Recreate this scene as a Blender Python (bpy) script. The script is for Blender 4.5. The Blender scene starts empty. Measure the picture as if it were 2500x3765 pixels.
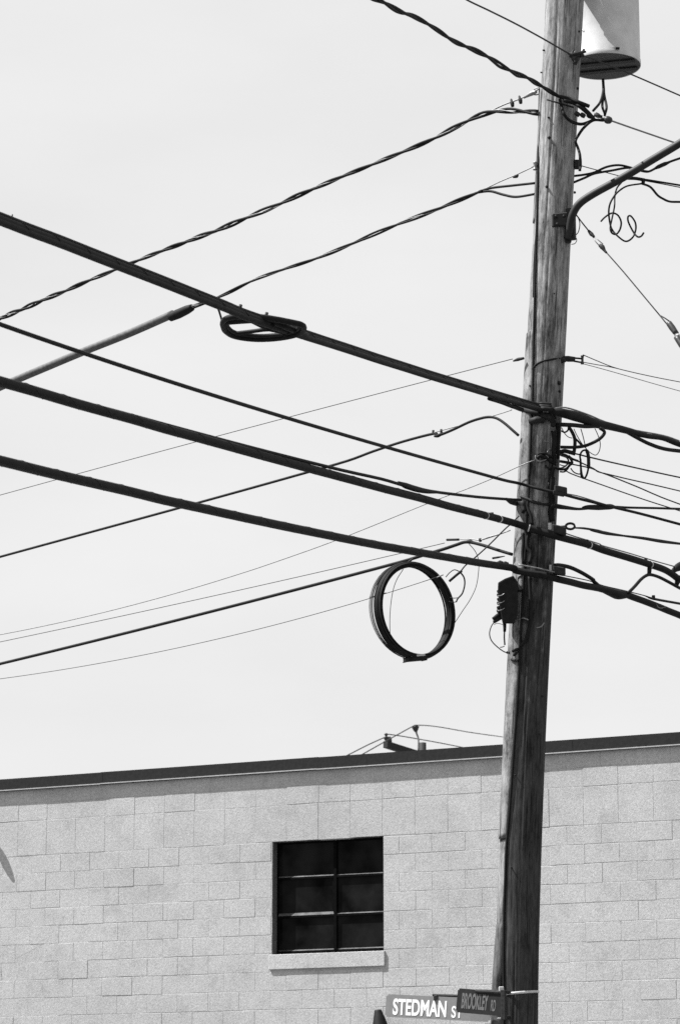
import bpy, bmesh, math, random
import numpy as np
from mathutils import Vector, Matrix, noise

random.seed(7)
SC = bpy.context.scene
COL = SC.collection
PI = math.pi

# ------------------------------------------------------------------ camera, sky, sun, exposure
FPX = 10500.0                      # focal length in pixels of the 2500 x 3765 photograph
PITCH = math.radians(12.85)
EYE = Vector((0.0, 0.0, 1.6))
cam_d = bpy.data.cameras.new('camera')
cam = bpy.data.objects.new('camera', cam_d)
COL.objects.link(cam)
cam.location = EYE
cam.rotation_euler = (PI / 2 + PITCH, 0, 0)
cam_d.sensor_fit = 'VERTICAL'
cam_d.sensor_height = 36.0
cam_d.lens = 36.0 * FPX / 3765.0
cam_d.clip_start = 0.1
cam_d.clip_end = 6000
cam_d.dof.use_dof = True
cam_d.dof.focus_distance = 21.0
cam_d.dof.aperture_fstop = 9.0
SC.camera = cam

SUN_EL = math.radians(57)
SUN_DIR = Vector((-math.cos(SUN_EL), 0.0, math.sin(SUN_EL)))     # towards the sun
world = bpy.data.worlds.new('World')
SC.world = world
world.use_nodes = True
wn = world.node_tree
for n in list(wn.nodes):
    wn.nodes.remove(n)
w_out = wn.nodes.new('ShaderNodeOutputWorld')
w_bg = wn.nodes.new('ShaderNodeBackground')
w_sky = wn.nodes.new('ShaderNodeTexSky')
w_sky.sky_type = 'NISHITA'
w_sky.sun_disc = False
w_sky.sun_elevation = SUN_EL
w_sky.sun_rotation = math.radians(270)
w_sky.air_density = 1.0
w_sky.dust_density = 3.0
w_bw = wn.nodes.new('ShaderNodeRGBToBW')
w_mix = wn.nodes.new('ShaderNodeMix')            # thin white haze over the whole sky evens it out
w_mix.data_type = 'FLOAT'
w_mix.inputs[0].default_value = 0.86
w_mix.inputs[3].default_value = 4.45
wn.links.new(w_sky.outputs[0], w_bw.inputs[0])
wn.links.new(w_bw.outputs[0], w_mix.inputs[2])
w_tc = wn.nodes.new('ShaderNodeTexCoord')
w_mp = wn.nodes.new('ShaderNodeMapping'); w_mp.inputs['Scale'].default_value = (1, 1, 3.2)
w_nz = wn.nodes.new('ShaderNodeTexNoise'); w_nz.inputs['Scale'].default_value = 5.0; w_nz.inputs['Detail'].default_value = 5
w_mr = wn.nodes.new('ShaderNodeMapRange')
w_mr.inputs[1].default_value = .3; w_mr.inputs[2].default_value = .7; w_mr.inputs[3].default_value = .955; w_mr.inputs[4].default_value = 1.035
w_ml = wn.nodes.new('ShaderNodeMath'); w_ml.operation = 'MULTIPLY'
wn.links.new(w_tc.outputs['Generated'], w_mp.inputs[0]); wn.links.new(w_mp.outputs[0], w_nz.inputs['Vector'])
wn.links.new(w_nz.outputs[0], w_mr.inputs[0]); wn.links.new(w_mix.outputs[0], w_ml.inputs[0]); wn.links.new(w_mr.outputs[0], w_ml.inputs[1])
wn.links.new(w_ml.outputs[0], w_bg.inputs[0])
w_bg.inputs[1].default_value = 0.081
wn.links.new(w_bg.outputs[0], w_out.inputs[0])

sun_d = bpy.data.lights.new('sun', 'SUN')
sun = bpy.data.objects.new('sun', sun_d)
COL.objects.link(sun)
sun.location = (-20, 0, 40)
sun.rotation_euler = (-SUN_DIR).to_track_quat('-Z', 'Y').to_euler()
sun_d.energy = 5.0
sun_d.angle = math.radians(0.5)
sun_d.color = (1.0, 1.0, 1.0)

SC.view_settings.view_transform = 'Standard'
SC.view_settings.look = 'None'
SC.view_settings.exposure = 1.3
SC.view_settings.gamma = 1.0
SC.cycles.use_denoising = False
SC.cycles.max_bounces = 6
SC.cycles.transparent_max_bounces = 12

# ------------------------------------------------------------------ pixel -> place helpers
CP, SP = math.cos(PITCH), math.sin(PITCH)


def ray(u, v):
    x = (u - 1250.0) / FPX
    y = (1882.5 - v) / FPX
    return Vector((x, CP - y * SP, SP + y * CP))


def at(u, v, Y):
    d = ray(u, v)
    return EYE + d * (Y / d.y)


def atz(u, v, z):
    d = ray(u, v)
    return EYE + d * ((z - EYE.z) / d.z)


ZN = {'F': (0, 0, 1.5944), 'A': (1800, 0, .44643), 'B': (1800, 500, .44643), 'C': (1700, 1200, .5102),
      'D': (1250, 1800, .79719), 'G': (0, 600, .79719), 'H': (0, 1600, .79719), 'J': (700, 1000, .38265),
      'K': (1250, 1950, .44643), 'L': (900, 2950, .38265), 'M': (1200, 0, .57398), 'N': (1360, 3560, .42092),
      'O': (1850, 1400, .28699), 'P': (1700, 1750, .31888), 'Q': (2100, 1600, .2963), 'R': (1250, 2620, .41454),
      'S': (1780, 2050, .19133), 'T': (1700, 3000, .2963), 'U': (1400, 1500, .35077)}


def q(k, *xy):
    ox, oy, s = ZN[k]
    return [(ox + s * xy[i], oy + s * xy[i + 1]) for i in range(0, len(xy), 2)]


def on_plane(u, v, A, d):
    """the point on pixel (u, v)'s line of sight in the upright plane through A running along d"""
    r = ray(u, v)
    nx, ny = d[1], -d[0]
    t = ((A.x - EYE.x) * nx + (A.y - EYE.y) * ny) / (r.x * nx + r.y * ny)
    return EYE + r * t


YP = 20.0                  # the pole stands 20 m away
YF = 19.80                 # just in front of it
LM = (-2.95, -7.2)         # the street's line comes towards the camera on the left
RM = (0.62, 0.78)          # and turns away behind the pole on the right
LD = (-4.05, 3.5)          # service drops run off to the left, away from the camera


def run(pts, ua=None, ub=None, Y0=YF, dl=LM, dr=RM):
    """pixels of one wire -> 3-D: left of ua in plane dl, right of ub in plane dr, between at Y0"""
    out = []
    for (u, v) in pts:
        if ua is not None and u < ua:
            out.append(on_plane(u, v, at(ua, v, Y0), dl))
        elif ub is not None and u > ub:
            out.append(on_plane(u, v, at(ub, v, Y0), dr))
        else:
            out.append(at(u, v, Y0))
    return out


def fit(pts, deg=2, n=24, u0=None, u1=None):
    us = np.array([p[0] for p in pts]); vs = np.array([p[1] for p in pts])
    c = np.polyfit((us - 1250) / 1000, vs, deg)
    a = us.min() if u0 is None else u0
    b = us.max() if u1 is None else u1
    return [(float(u), float(np.polyval(c, (u - 1250) / 1000))) for u in np.linspace(a, b, n)]


def px(n, Y=YP):
    return n * Y * 1.02 / FPX      # n photo pixels at distance Y, in metres


# ------------------------------------------------------------------ materials (the picture is black and white: all greys)
def nodes(name):
    m = bpy.data.materials.new(name)
    m.use_nodes = True
    nt = m.node_tree
    b = nt.nodes['Principled BSDF']
    return m, nt, b


def L(nt, a, b):
    nt.links.new(a, b)


def grey(g):
    return (g, g, g, 1)


def simple(name, g, rough=.7, var=.25, scale=40, bump=.0, metallic=0.0, spec=.4, detail=4):
    m, nt, b = nodes(name)
    geo = nt.nodes.new('ShaderNodeNewGeometry')
    nz = nt.nodes.new('ShaderNodeTexNoise')
    nz.inputs['Scale'].default_value = scale
    nz.inputs['Detail'].default_value = detail
    L(nt, geo.outputs['Position'], nz.inputs['Vector'])
    mr = nt.nodes.new('ShaderNodeMapRange')
    mr.inputs[1].default_value = .3; mr.inputs[2].default_value = .7
    mr.inputs[3].default_value = g * (1 - var); mr.inputs[4].default_value = g * (1 + var)
    L(nt, nz.outputs[0], mr.inputs[0])
    L(nt, mr.outputs[0], b.inputs['Base Color'])
    b.inputs['Roughness'].default_value = rough
    b.inputs['Metallic'].default_value = metallic
    b.inputs['Specular IOR Level'].default_value = spec
    if bump:
        bp = nt.nodes.new('ShaderNodeBump')
        bp.inputs['Strength'].default_value = bump
        bp.inputs['Distance'].default_value = .004
        L(nt, nz.outputs[0], bp.inputs['Height'])
        L(nt, bp.outputs[0], b.inputs['Normal'])
    return m


def wood_mat(name, lo, hi, creo=None, knots=True):
    """weathered pole wood; UV: u = metres round the pole, v = metres up"""
    m, nt, b = nodes(name)
    N = nt.nodes.new
    uv = N('ShaderNodeUVMap')
    def stretch(sx, sy, scale, detail, rough=.6):
        mp = N('ShaderNodeMapping')
        mp.inputs['Scale'].default_value = (sx, sy, 1)
        L(nt, uv.outputs[0], mp.inputs[0])
        nz = N('ShaderNodeTexNoise')
        nz.inputs['Scale'].default_value = scale
        nz.inputs['Detail'].default_value = detail
        nz.inputs['Roughness'].default_value = rough
        L(nt, mp.outputs[0], nz.inputs['Vector'])
        return nz
    fine = stretch(1, .16, 140, 8, .85)
    mid = stretch(1, .09, 60, 7, .75)
    big = stretch(1, .25, 12, 6, .7)
    check = stretch(1, .022, 75, 4, .55)
    def mth(op, a, bv):
        n = N('ShaderNodeMath'); n.operation = op
        for i, x in enumerate((a, bv)):
            if isinstance(x, (int, float)):
                n.inputs[i].default_value = x
            else:
                L(nt, x, n.inputs[i])
        return n.outputs[0]
    s = mth('ADD', mth('MULTIPLY', fine.outputs[0], .32), mth('ADD', mth('MULTIPLY', mid.outputs[0], .28), mth('MULTIPLY', big.outputs[0], .40)))
    mr = N('ShaderNodeMapRange')
    mr.inputs[1].default_value = .40; mr.inputs[2].default_value = .60
    mr.inputs[3].default_value = lo; mr.inputs[4].default_value = hi
    L(nt, s, mr.inputs[0])
    col = mr.outputs[0]
    # thin dark drying checks
    ck = N('ShaderNodeMapRange')
    ck.inputs[1].default_value = .36; ck.inputs[2].default_value = .43
    ck.inputs[3].default_value = .25; ck.inputs[4].default_value = 1
    L(nt, check.outputs[0], ck.inputs[0])
    col = mth('MULTIPLY', col, ck.outputs[0])
    if creo:
        # creosote has bled out and darkened the lower pole; ragged upper limit
        sep = N('ShaderNodeSeparateXYZ'); L(nt, uv.outputs[0], sep.inputs[0])
        h = mth('ADD', sep.outputs[1], mth('MULTIPLY', mth('SUBTRACT', big.outputs[0], .5), 5.0))
        cr = N('ShaderNodeMapRange')
        cr.inputs[1].default_value = creo[0]; cr.inputs[2].default_value = creo[1]
        cr.inputs[3].default_value = creo[2]; cr.inputs[4].default_value = 1
        L(nt, h, cr.inputs[0])
        col = mth('MULTIPLY', col, cr.outputs[0])
    L(nt, col, b.inputs['Base Color'])
    b.inputs['Roughness'].default_value = .9
    b.inputs['Specular IOR Level'].default_value = .2
    bp = N('ShaderNodeBump')
    bp.inputs['Strength'].default_value = .8
    bp.inputs['Distance'].default_value = .006
    L(nt, s, bp.inputs['Height'])
    L(nt, bp.outputs[0], b.inputs['Normal'])
    return m


def block_mat(name, g):
    m, nt, b = nodes(name)
    N = nt.nodes.new
    geo = N('ShaderNodeNewGeometry')
    oi = N('ShaderNodeObjectInfo')
    def nz(scale, detail, rough=.6):
        n = N('ShaderNodeTexNoise')
        n.inputs['Scale'].default_value = scale; n.inputs['Detail'].default_value = detail
        n.inputs['Roughness'].default_value = rough
        L(nt, geo.outputs['Position'], n.inputs['Vector'])
        return n.outputs[0]
    def mr(x, a, bb, c, d):
        n = N('ShaderNodeMapRange')
        for i, k in enumerate((a, bb, c, d)):
            n.inputs[i + 1].default_value = k
        L(nt, x, n.inputs[0])
        return n.outputs[0]
    def mul(x, y):
        n = N('ShaderNodeMath'); n.operation = 'MULTIPLY'
        L(nt, x, n.inputs[0]); L(nt, y, n.inputs[1])
        return n.outputs[0]
    fine = nz(52, 5, .9)
    pit = nz(130, 2)
    stain = nz(1.1, 5, .62)
    patch = nz(4.5, 4, .6)
    col = mul(mr(fine, .3, .7, g * .60, g * 1.33), mr(stain, .35, .65, .90, 1.04))
    col = mul(col, mr(patch, .30, .50, .87, 1.0))
    col = mul(col, mr(pit, .24, .34, .8, 1))
    L(nt, col, b.inputs['Base Color'])
    b.inputs['Roughness'].default_value = .92
    b.inputs['Specular IOR Level'].default_value = .15
    bp = N('ShaderNodeBump')
    bp.inputs['Strength'].default_value = .8
    bp.inputs['Distance'].default_value = .005
    L(nt, fine, bp.inputs['Height'])
    L(nt, bp.outputs[0], b.inputs['Normal'])
    return m


M = {
    'rubber': simple('black_cable_jacket', .007, .7, .4, 30, 0, spec=.15),
    'rubber_grey': simple('weathered_cable_jacket', .011, .7, .4, 25, 0, spec=.15),
    'thin': simple('dark_drop_wire', .02, .7, .3, 60, spec=.2),
    'bare': simple('bare_aluminium_strand', .16, .5, .3, 80, metallic=.4),
    'steel': simple('galvanised_steel', .17, .5, .35, 45, .2, metallic=.5),
    'steel_dark': simple('weathered_dark_steel', .016, .7, .5, 50, .3, metallic=.1, spec=.2),
    'strap': simple('pale_steel_strap', .42, .45, .15, 40),
    'ceramic': simple('brown_glazed_ceramic', .025, .45, .3, 40, spec=.3),
    'guard': simple('grey_plastic_cable_guard', .06, .7, .4, 35),
    'arm': simple('dark_painted_pipe', .012, .6, .35, 14, .1, spec=.25),
    'tank': simple('pale_grey_tank_paint', .45, .6, .12, 9, .1, spec=.2),
    'tank_under': simple('tank_bottom_shade', .034, .7, .15, 9, .1),  # same paint as the tank, the underside's shade put into the colour
    'tank_rib': simple('tank_bottom_rib_dark', .012, .8, .3, 12, .1),  # ribs, darker again than the tank bottom
    'block': block_mat('painted_concrete_block', .375),
    'mortar': block_mat('painted_mortar', .36),
    'coping': simple('dark_coping_metal', .010, .6, .35, 28, .25, spec=.2, detail=8),
    'drip': simple('bright_drip_edge_metal', .5, .5, .15, 18),
    'sill': block_mat('painted_concrete_sill', .40),
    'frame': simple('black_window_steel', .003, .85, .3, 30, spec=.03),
    'putty': simple('dry_pale_glazing_putty', .055, .8, .6, 14, .2),
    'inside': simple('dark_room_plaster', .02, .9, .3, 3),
    'sign_pale': simple('pale_sign_sheeting', .135, .6, .08, 30),
    'sign_dark': simple('dark_sign_sheeting', .008, .6, .3, 30, spec=.15),
    'letter_white': simple('white_letter_sheeting', .62, .6, .04, 40),
    'letter_dim': simple('faded_letter_sheeting', .065, .6, .2, 60),
    'ground': simple('dusty_ground', .11, .95, .25, .6, .3),
    'asphalt': simple('asphalt', .06, .9, .25, 20, .4),
    'concrete': simple('pavement_concrete', .30, .9, .15, 5, .3),
    'roofing': simple('roof_gravel', .2, .95, .3, 15, .4),
}
M['wood'] = wood_mat('pole_wood', .022, .34, creo=(5.4, 7.9, .17))
M['wood_foot'] = wood_mat('dark_moulding_wood', .012, .12)
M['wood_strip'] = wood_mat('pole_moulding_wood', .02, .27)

# glass: grimy pane, dark room behind, weak reflection
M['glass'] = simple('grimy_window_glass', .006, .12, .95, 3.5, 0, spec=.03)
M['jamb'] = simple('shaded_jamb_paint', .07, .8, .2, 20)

# ------------------------------------------------------------------ mesh helpers
ORG = {}


def link(name, me, mat, parent=None, origin=None):
    o = bpy.data.objects.new(name, me)
    COL.objects.link(o)
    if mat is not None and not me.materials:
        me.materials.append(M[mat])
    org = Vector(origin)
    ORG[o.name] = org
    if parent is not None:
        o.parent = parent
        o.location = org - ORG[parent.name]
    else:
        o.location = org
    return o


def build(name, verts, faces, mat, parent=None, origin=None, smooth=True, uvs=None):
    if origin is None:
        origin = Vector(verts[0])
    origin = Vector(origin)
    me = bpy.data.meshes.new(name)
    me.from_pydata([tuple(Vector(v) - origin) for v in verts], [], faces)
    if smooth:
        me.polygons.foreach_set('use_smooth', [True] * len(me.polygons))
    if uvs is not None:
        ul = me.uv_layers.new(name='UVMap')
        i = 0
        for p in me.polygons:
            for li in p.loop_indices:
                ul.data[li].uv = uvs[i]
                i += 1
    me.update()
    return link(name, me, mat, parent, origin)


def tag(o, label, cat, group=None, kind=None):
    if label: o['label'] = label
    if cat: o['category'] = cat
    if group: o['group'] = group
    if kind: o['kind'] = kind
    return o


def thing(name, loc, label, cat, group=None):
    o = bpy.data.objects.new(name, None)
    COL.objects.link(o)
    o.location = loc
    o.empty_display_size = .1
    ORG[o.name] = Vector(loc)
    return tag(o, label, cat, group)


def catmull(P, R, per):
    n = len(P)
    if n < 3 or per < 2:
        return P, R
    out, rr = [], []
    for i in range(n - 1):
        p0 = P[max(i - 1, 0)]; p1 = P[i]; p2 = P[i + 1]; p3 = P[min(i + 2, n - 1)]
        if i == 0: p0 = p1 * 2 - p2
        if i == n - 2: p3 = p2 * 2 - p1
        for k in range(per):
            t = k / per
            out.append(.5 * ((2 * p1) + (p2 - p0) * t + (2 * p0 - 5 * p1 + 4 * p2 - p3) * t * t + (3 * p1 - p0 - 3 * p2 + p3) * t ** 3))
            rr.append(R[i] * (1 - t) + R[i + 1] * t)
    out.append(P[-1]); rr.append(R[-1])
    return out, rr


def frames(P):
    n = len(P)
    T = []
    for i in range(n):
        a = P[max(i - 1, 0)]; b = P[min(i + 1, n - 1)]
        d = (b - a)
        T.append(d.normalized() if d.length > 1e-9 else (T[-1] if T else Vector((0, 0, 1))))
    up = Vector((0, 0, 1)) if abs(T[0].z) < .9 else Vector((0, 1, 0))
    nx = up.cross(T[0]).normalized()
    out = []
    for t in T:
        nx = (nx - t * nx.dot(t))
        nx = nx.normalized() if nx.length > 1e-6 else t.orthogonal().normalized()
        out.append((t, nx, t.cross(nx)))
    return out


def tube_data(P, R, sides=8, closed=False):
    fr = frames(P)
    V, Fc = [], []
    n = len(P)
    for i, (t, a, b) in enumerate(fr):
        for k in range(sides):
            an = 2 * PI * k / sides
            V.append(P[i] + (a * math.cos(an) + b * math.sin(an)) * R[i])
    for i in range(n - 1 + (1 if closed else 0)):
        j = (i + 1) % n
        for k in range(sides):
            k2 = (k + 1) % sides
            Fc.append((i * sides + k, i * sides + k2, j * sides + k2, j * sides + k))
    if not closed:
        Fc.append(tuple(range(sides - 1, -1, -1)))
        Fc.append(tuple((n - 1) * sides + k for k in range(sides)))
    return V, Fc


def tube(name, P, r, mat, parent=None, sides=8, per=6, smooth=True):
    P = [Vector(p) for p in P]
    R = list(r) if isinstance(r, (list, tuple)) else [r] * len(P)
    P, R = catmull(P, R, per)
    V, Fc = tube_data(P, R, sides)
    return build(name, V, Fc, mat, parent, P[0], smooth)


def merged(name, datas, mat, parent=None, origin=None, smooth=True):
    V, Fc = [], []
    for v, f in datas:
        o = len(V)
        V += v
        Fc += [tuple(i + o for i in ff) for ff in f]
    return build(name, V, Fc, mat, parent, origin, smooth)


def sticks(name, segs, mat, parent=None, sides=8, origin=None):
    """one part made of several rods: [(points, radii)]"""
    return merged(name, [tube_data([Vector(p) for p in P], list(R) if isinstance(R, (list, tuple)) else [R] * len(P), sides) for P, R in segs],
                  mat, parent, origin or Vector(segs[0][0][0]))


def box_data(c, ax, ay, az, bev=0.0):
    """box with half-axes ax, ay, az, edges chamfered by bev"""
    c = Vector(c); ax = Vector(ax); ay = Vector(ay); az = Vector(az)
    bm = bmesh.new()
    bmesh.ops.create_cube(bm, size=2)
    for v in bm.verts:
        v.co = ax * v.co.x + ay * v.co.y + az * v.co.z
    if bev:
        bmesh.ops.bevel(bm, geom=list(bm.edges), offset=bev, segments=1, affect='EDGES', profile=.5)
    bmesh.ops.recalc_face_normals(bm, faces=bm.faces)
    bm.verts.index_update()
    V = [v.co + c for v in bm.verts]
    Fc = [tuple(v.index for v in f.verts) for f in bm.faces]
    bm.free()
    return V, Fc


def box(name, c, ax, ay, az, mat, parent=None, bev=0.0):
    V, Fc = box_data(c, ax, ay, az, bev)
    return build(name, V, Fc, mat, parent, Vector(c), smooth=False)


def twisted(name, P, rs, hr, pitch, mats, parent, per=10, phase=0.0, spread=(0, .5, .22)):
    """strands wound round the centre line P; each strand a part"""
    C, _ = catmull([Vector(p) for p in P], [0] * len(P), per)
    # resample evenly
    D = [0]
    for a, b in zip(C, C[1:]): D.append(D[-1] + (b - a).length)
    n = max(int(D[-1] / (pitch / 14)), 8)
    E = []
    j = 0
    for i in range(n + 1):
        d = D[-1] * i / n
        while j < len(D) - 2 and D[j + 1] < d: j += 1
        t = (d - D[j]) / max(D[j + 1] - D[j], 1e-9)
        E.append((C[j].lerp(C[j + 1], t), d))
    fr = frames([e[0] for e in E])
    k = len(rs)
    for s in range(k):
        pts = []
        for (c, d), (t, a, b) in zip(E, fr):
            an = 2 * PI * (d / pitch + spread[s]) + phase + 1.1 * math.sin(d * 1.1 + .4) + .35 * math.sin(d * 3.1 + s)
            pts.append(c + (a * math.cos(an) + b * math.sin(an)) * hr * (1 + .3 * math.sin(d * 2.3 + 1)))
        V, Fc = tube_data(pts, [rs[s]] * len(pts), 7)
        build('strand', V, Fc, mats[s], parent, pts[0])


# ------------------------------------------------------------------ ground, road, pavement (below the frame, but they are there)
def sheet(name, pts, z, mat):
    me = build(name, [Vector((x, y, z)) for x, y in pts], [tuple(range(len(pts)))], mat, None, Vector((pts[0][0], pts[0][1], z)), False)
    return tag(me, None, None, kind='structure')


sheet('ground', [(-3000, -3000), (3000, -3000), (3000, 3000), (-3000, 3000)], 0, 'ground')
ld = Vector((LM[0], LM[1], 0)).normalized()
ln = Vector((-ld.y, ld.x, 0))            # to the left of the street line's near end -> +x side
base = Vector((1.2, 20, 0))
def stp(a, b): 
    p = base - ld * a + ln * b
    return (p.x, p.y)
sheet('road', [stp(-60, 1.0), stp(60, 1.0), stp(60, 10.5), stp(-60, 10.5)], .004, 'asphalt')
pv = [stp(-60, -1.2), stp(60, -1.2), stp(60, .98), stp(-60, .98)]
V = [Vector((x, y, 0)) for x, y in pv] + [Vector((x, y, .13)) for x, y in pv]
tag(build('pavement', V, [(4, 5, 6, 7), (0, 1, 5, 4), (1, 2, 6, 5), (2, 3, 7, 6), (3, 0, 4, 7)], 'concrete', None, V[0], False), None, None, kind='structure')

# ------------------------------------------------------------------ the block building
AL = math.radians(63.25)
WS = Vector((math.sin(AL), -math.cos(AL), 0))       # along the wall to the right
WN = Vector((-math.cos(AL), -math.sin(AL), 0))      # out of the wall, towards the camera
UP = Vector((0, 0, 1))
W0 = at(1250, 3300, 31.284); W0.z = 0


def wp(s, z, out=0.0):
    return W0 + WS * s + UP * z + WN * out


SL, SR = -8.0, 7.2           # ends of the wall
ZT = 5.838                   # underside of the coping
WIN = (-.838, .529, 3.848, 5.078)   # window opening s0 s1 z0 z1
BH, BW = .2032, .3915
Z_REF = 5.474                # a bed joint
S_REF = 2.868                # a head joint (in even courses)
bld = thing('block_building', wp(0, 0), 'pale painted concrete block building with dark metal roof edge and one black window', 'building')
# backing wall with the window opening left out (mortar plane, 3 mm behind the block faces)
backs = []
def slab(s0, s1, z0, z1, o0, o1):
    return box_data(wp((s0 + s1) / 2, (z0 + z1) / 2, (o0 + o1) / 2), WS * (s1 - s0) / 2, UP * (z1 - z0) / 2, WN * (o1 - o0) / 2)
for s0, s1, z0, z1 in ((SL, WIN[0], 0, ZT), (WIN[1], SR, 0, ZT), (WIN[0], WIN[1], 0, WIN[2] - .174), (WIN[0], WIN[1], WIN[3], ZT)):
    backs.append(slab(s0, s1, z0, z1, -.20, -.0020))
wall = merged('wall', backs, 'mortar', bld, wp(0, 0), False)
wall['label'] = 'painted concrete block wall'

block_cache = {}
def block_mesh(w, h, var):
    """one block: uneven worn outline, chamfered front edge (shared between alike blocks)"""
    key = (round(w, 3), round(h, 3), var)
    if key not in block_cache:
        rr_ = random.Random(repr(key))
        cor = [(-w / 2, -h / 2), (w / 2, -h / 2), (w / 2, h / 2), (-w / 2, h / 2)]
        nx_ = 4 if w > .2 else 2
        out_ = []
        for e in range(4):
            (x0, y0), (x1, y1) = cor[e], cor[(e + 1) % 4]
            n_ = nx_ if e % 2 == 0 else 2
            for i_ in range(n_):
                t_ = i_ / n_
                j_ = rr_.choice((0, 0, .0005, .001, .002, .0035)) if i_ else rr_.uniform(0, .0022)
                x, y = x0 + (x1 - x0) * t_, y0 + (y1 - y0) * t_
                L_ = math.hypot(x, y)
                if i_:
                    if e == 0: y += j_
                    if e == 1: x -= j_
                    if e == 2: y -= j_
                    if e == 3: x += j_
                else:
                    x -= x / L_ * j_; y -= y / L_ * j_
                out_.append((x, y))
        n_ = len(out_)
        V = []
        ch = .0022
        for d_, ins in ((-.05, 0), (.0475, 0), (.05, ch)):
            for x, y in out_:
                V.append(WS * (x - math.copysign(min(ins, abs(x)), x)) + UP * (y - math.copysign(min(ins, abs(y)), y)) + WN * d_)
        Fc = [tuple(range(2 * n_, 3 * n_))]
        for k in (0, 1):
            for i_ in range(n_):
                i2 = (i_ + 1) % n_
                Fc.append((k * n_ + i_, k * n_ + i2, (k + 1) * n_ + i2, (k + 1) * n_ + i_))
        me = bpy.data.meshes.new('concrete_block')
        me.from_pydata([tuple(v) for v in V], [], Fc)
        me.materials.append(M['block'])
        block_cache[key] = me
    return block_cache[key]

cell = []
z = Z_REF + 2 * BH
row = 0
rows = []
zz = Z_REF + BH * 2
k = 0
while zz > -BH:
    rows.append((zz - BH, zz, k)); zz -= BH; k += 1
for zb, zt, k in rows:
    if k == 3:            # second half of the tall lintel course under the bed joint
        continue
    tall = (k == 2)
    lo = zb - BH if tall else zb
    hi = min(zt, ZT - .002)
    if hi - lo < .03: continue
    lo = max(lo, 0.0)
    if hi - lo < .03: continue
    # parity: joints at S_REF in the course 4.873 .. 4.671  (k = 5)
    ph = S_REF if (k - 5) % 2 == 0 else S_REF + BW / 2
    if tall: ph = -2.617
    n0 = math.floor((SL - ph) / BW)
    s = ph + n0 * BW
    while s < SR:
        a, b = max(s, SL), min(s + BW, SR)
        s += BW
        if hi < 2.3 or b < -5.4 or a > 4.9:
            continue      # never in view: plain wall there
        pieces = [(a, b)]
        zlo_w = WIN[2] - .174
        if lo < WIN[3] - .03 and hi > zlo_w + .03:
            np_ = []
            ow0, ow1 = WIN[0], WIN[1]
            if hi <= WIN[2] + .02: ow0, ow1 = -.868, .546
            if b > ow0 and a < ow1:
                if a < ow0 - .03: np_.append((a, ow0))
                if b > ow1 + .03: np_.append((ow1, b))
                pieces = np_
        for a2, b2 in pieces:
            if b2 - a2 < .03: continue
            cell.append((a2, b2, lo, hi))
rb = random.Random(3)
for a, b, lo, hi in cell:
    gap = rb.choice((.0002, .0003, .0005, .0015, .0035))
    if hi - lo > .3: gap = rb.choice((.0002, .0003, .0004, .0015))
    gz = rb.choice((.0003, .0006, .002, .005, .008))
    w, h = b - a - gap, hi - lo - gz
    me = block_mesh(w, h, rb.randrange(6))
    out = rb.gauss(0, .0010)
    o = bpy.data.objects.new('concrete_block', me)
    COL.objects.link(o)
    o.parent = wall
    c = wp((a + b) / 2, (lo + hi) / 2 + rb.uniform(-.0012, .0012), -.05 + out)
    o.location = c - ORG[wall.name]
    o.rotation_euler = (rb.gauss(0, .002), rb.gauss(0, .0015), rb.gauss(0, .0008))

# side walls, back wall, roof
side = merged('rear_walls', [slab(SL, SL + .2, 0, ZT, -8, -.201), slab(SR - .2, SR, 0, ZT, -8, -.201), slab(SL + .2, SR - .2, 0, ZT, -8, -7.8)],
              'mortar', bld, wp(SL, 0), False)
roof = box('roof', wp((SL + SR) / 2, ZT + .03, -4.0), WS * (SR - SL) / 2, UP * .028, WN * 3.99, 'roofing', bld)
# coping: pressed metal lengths with a bright hem at the foot
zt = 5.975
lens = [-8.0, -6.1, -3.05, -.27, 2.75, 5.8, 7.2]
rc = random.Random(11)
for i, (a, b) in enumerate(zip(lens, lens[1:])):
    lap = .0018 * (i % 2)
    dz = rc.uniform(-.004, .004)
    prof = [(.040 + lap, zt + dz), (.036 + lap, ZT + .012 + dz), (.045 + lap, ZT + .002 + dz), (.043 + lap, ZT - .006 + dz), (.028 + lap, ZT - .004 + dz),
            (.028 + lap, ZT + .004), (-.26, ZT + .062), (-.26, zt + .02 + dz)]
    V = [wp(a, z_, o_) for o_, z_ in prof] + [wp(b + .02, z_, o_) for o_, z_ in prof]
    n = len(prof)
    Fc = [(j, (j + 1) % n, (j + 1) % n + n, j + n) for j in range(n)] + [tuple(range(n - 1, -1, -1)), tuple(range(n, 2 * n))]
    build('coping_panel', V, Fc, 'coping', roof, V[0], False)
    # hem
    V, Fc = box_data(wp((a + b) / 2, ZT + .004 + dz, .046 + lap), WS * ((b - a) / 2), (UP * .0055 + WN * .001), WN * .006)
    build('drip_edge', V, Fc, 'drip', roof, V[0], False)

# window
win = thing('window', wp((WIN[0] + WIN[1]) / 2, WIN[2]), None, None)
win.parent = bld
win.location = ORG[win.name] - ORG[bld.name]
s0, s1, z0, z1 = WIN
fo = -.10                                  # frame plane behind the wall face
ft = .028
fr = [slab(s0, s0 + ft, z0, z1, fo - .04, fo), slab(s1 - ft, s1, z0, z1, fo - .04, fo),
      slab(s0 + ft, s1 - ft, z1 - ft, z1, fo - .04, fo - .001), slab(s0 + ft, s1 - ft, z0, z0 + ft, fo - .04, fo - .001)]
merged('frame', fr, 'frame', win, wp(s0, z0), False)
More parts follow.
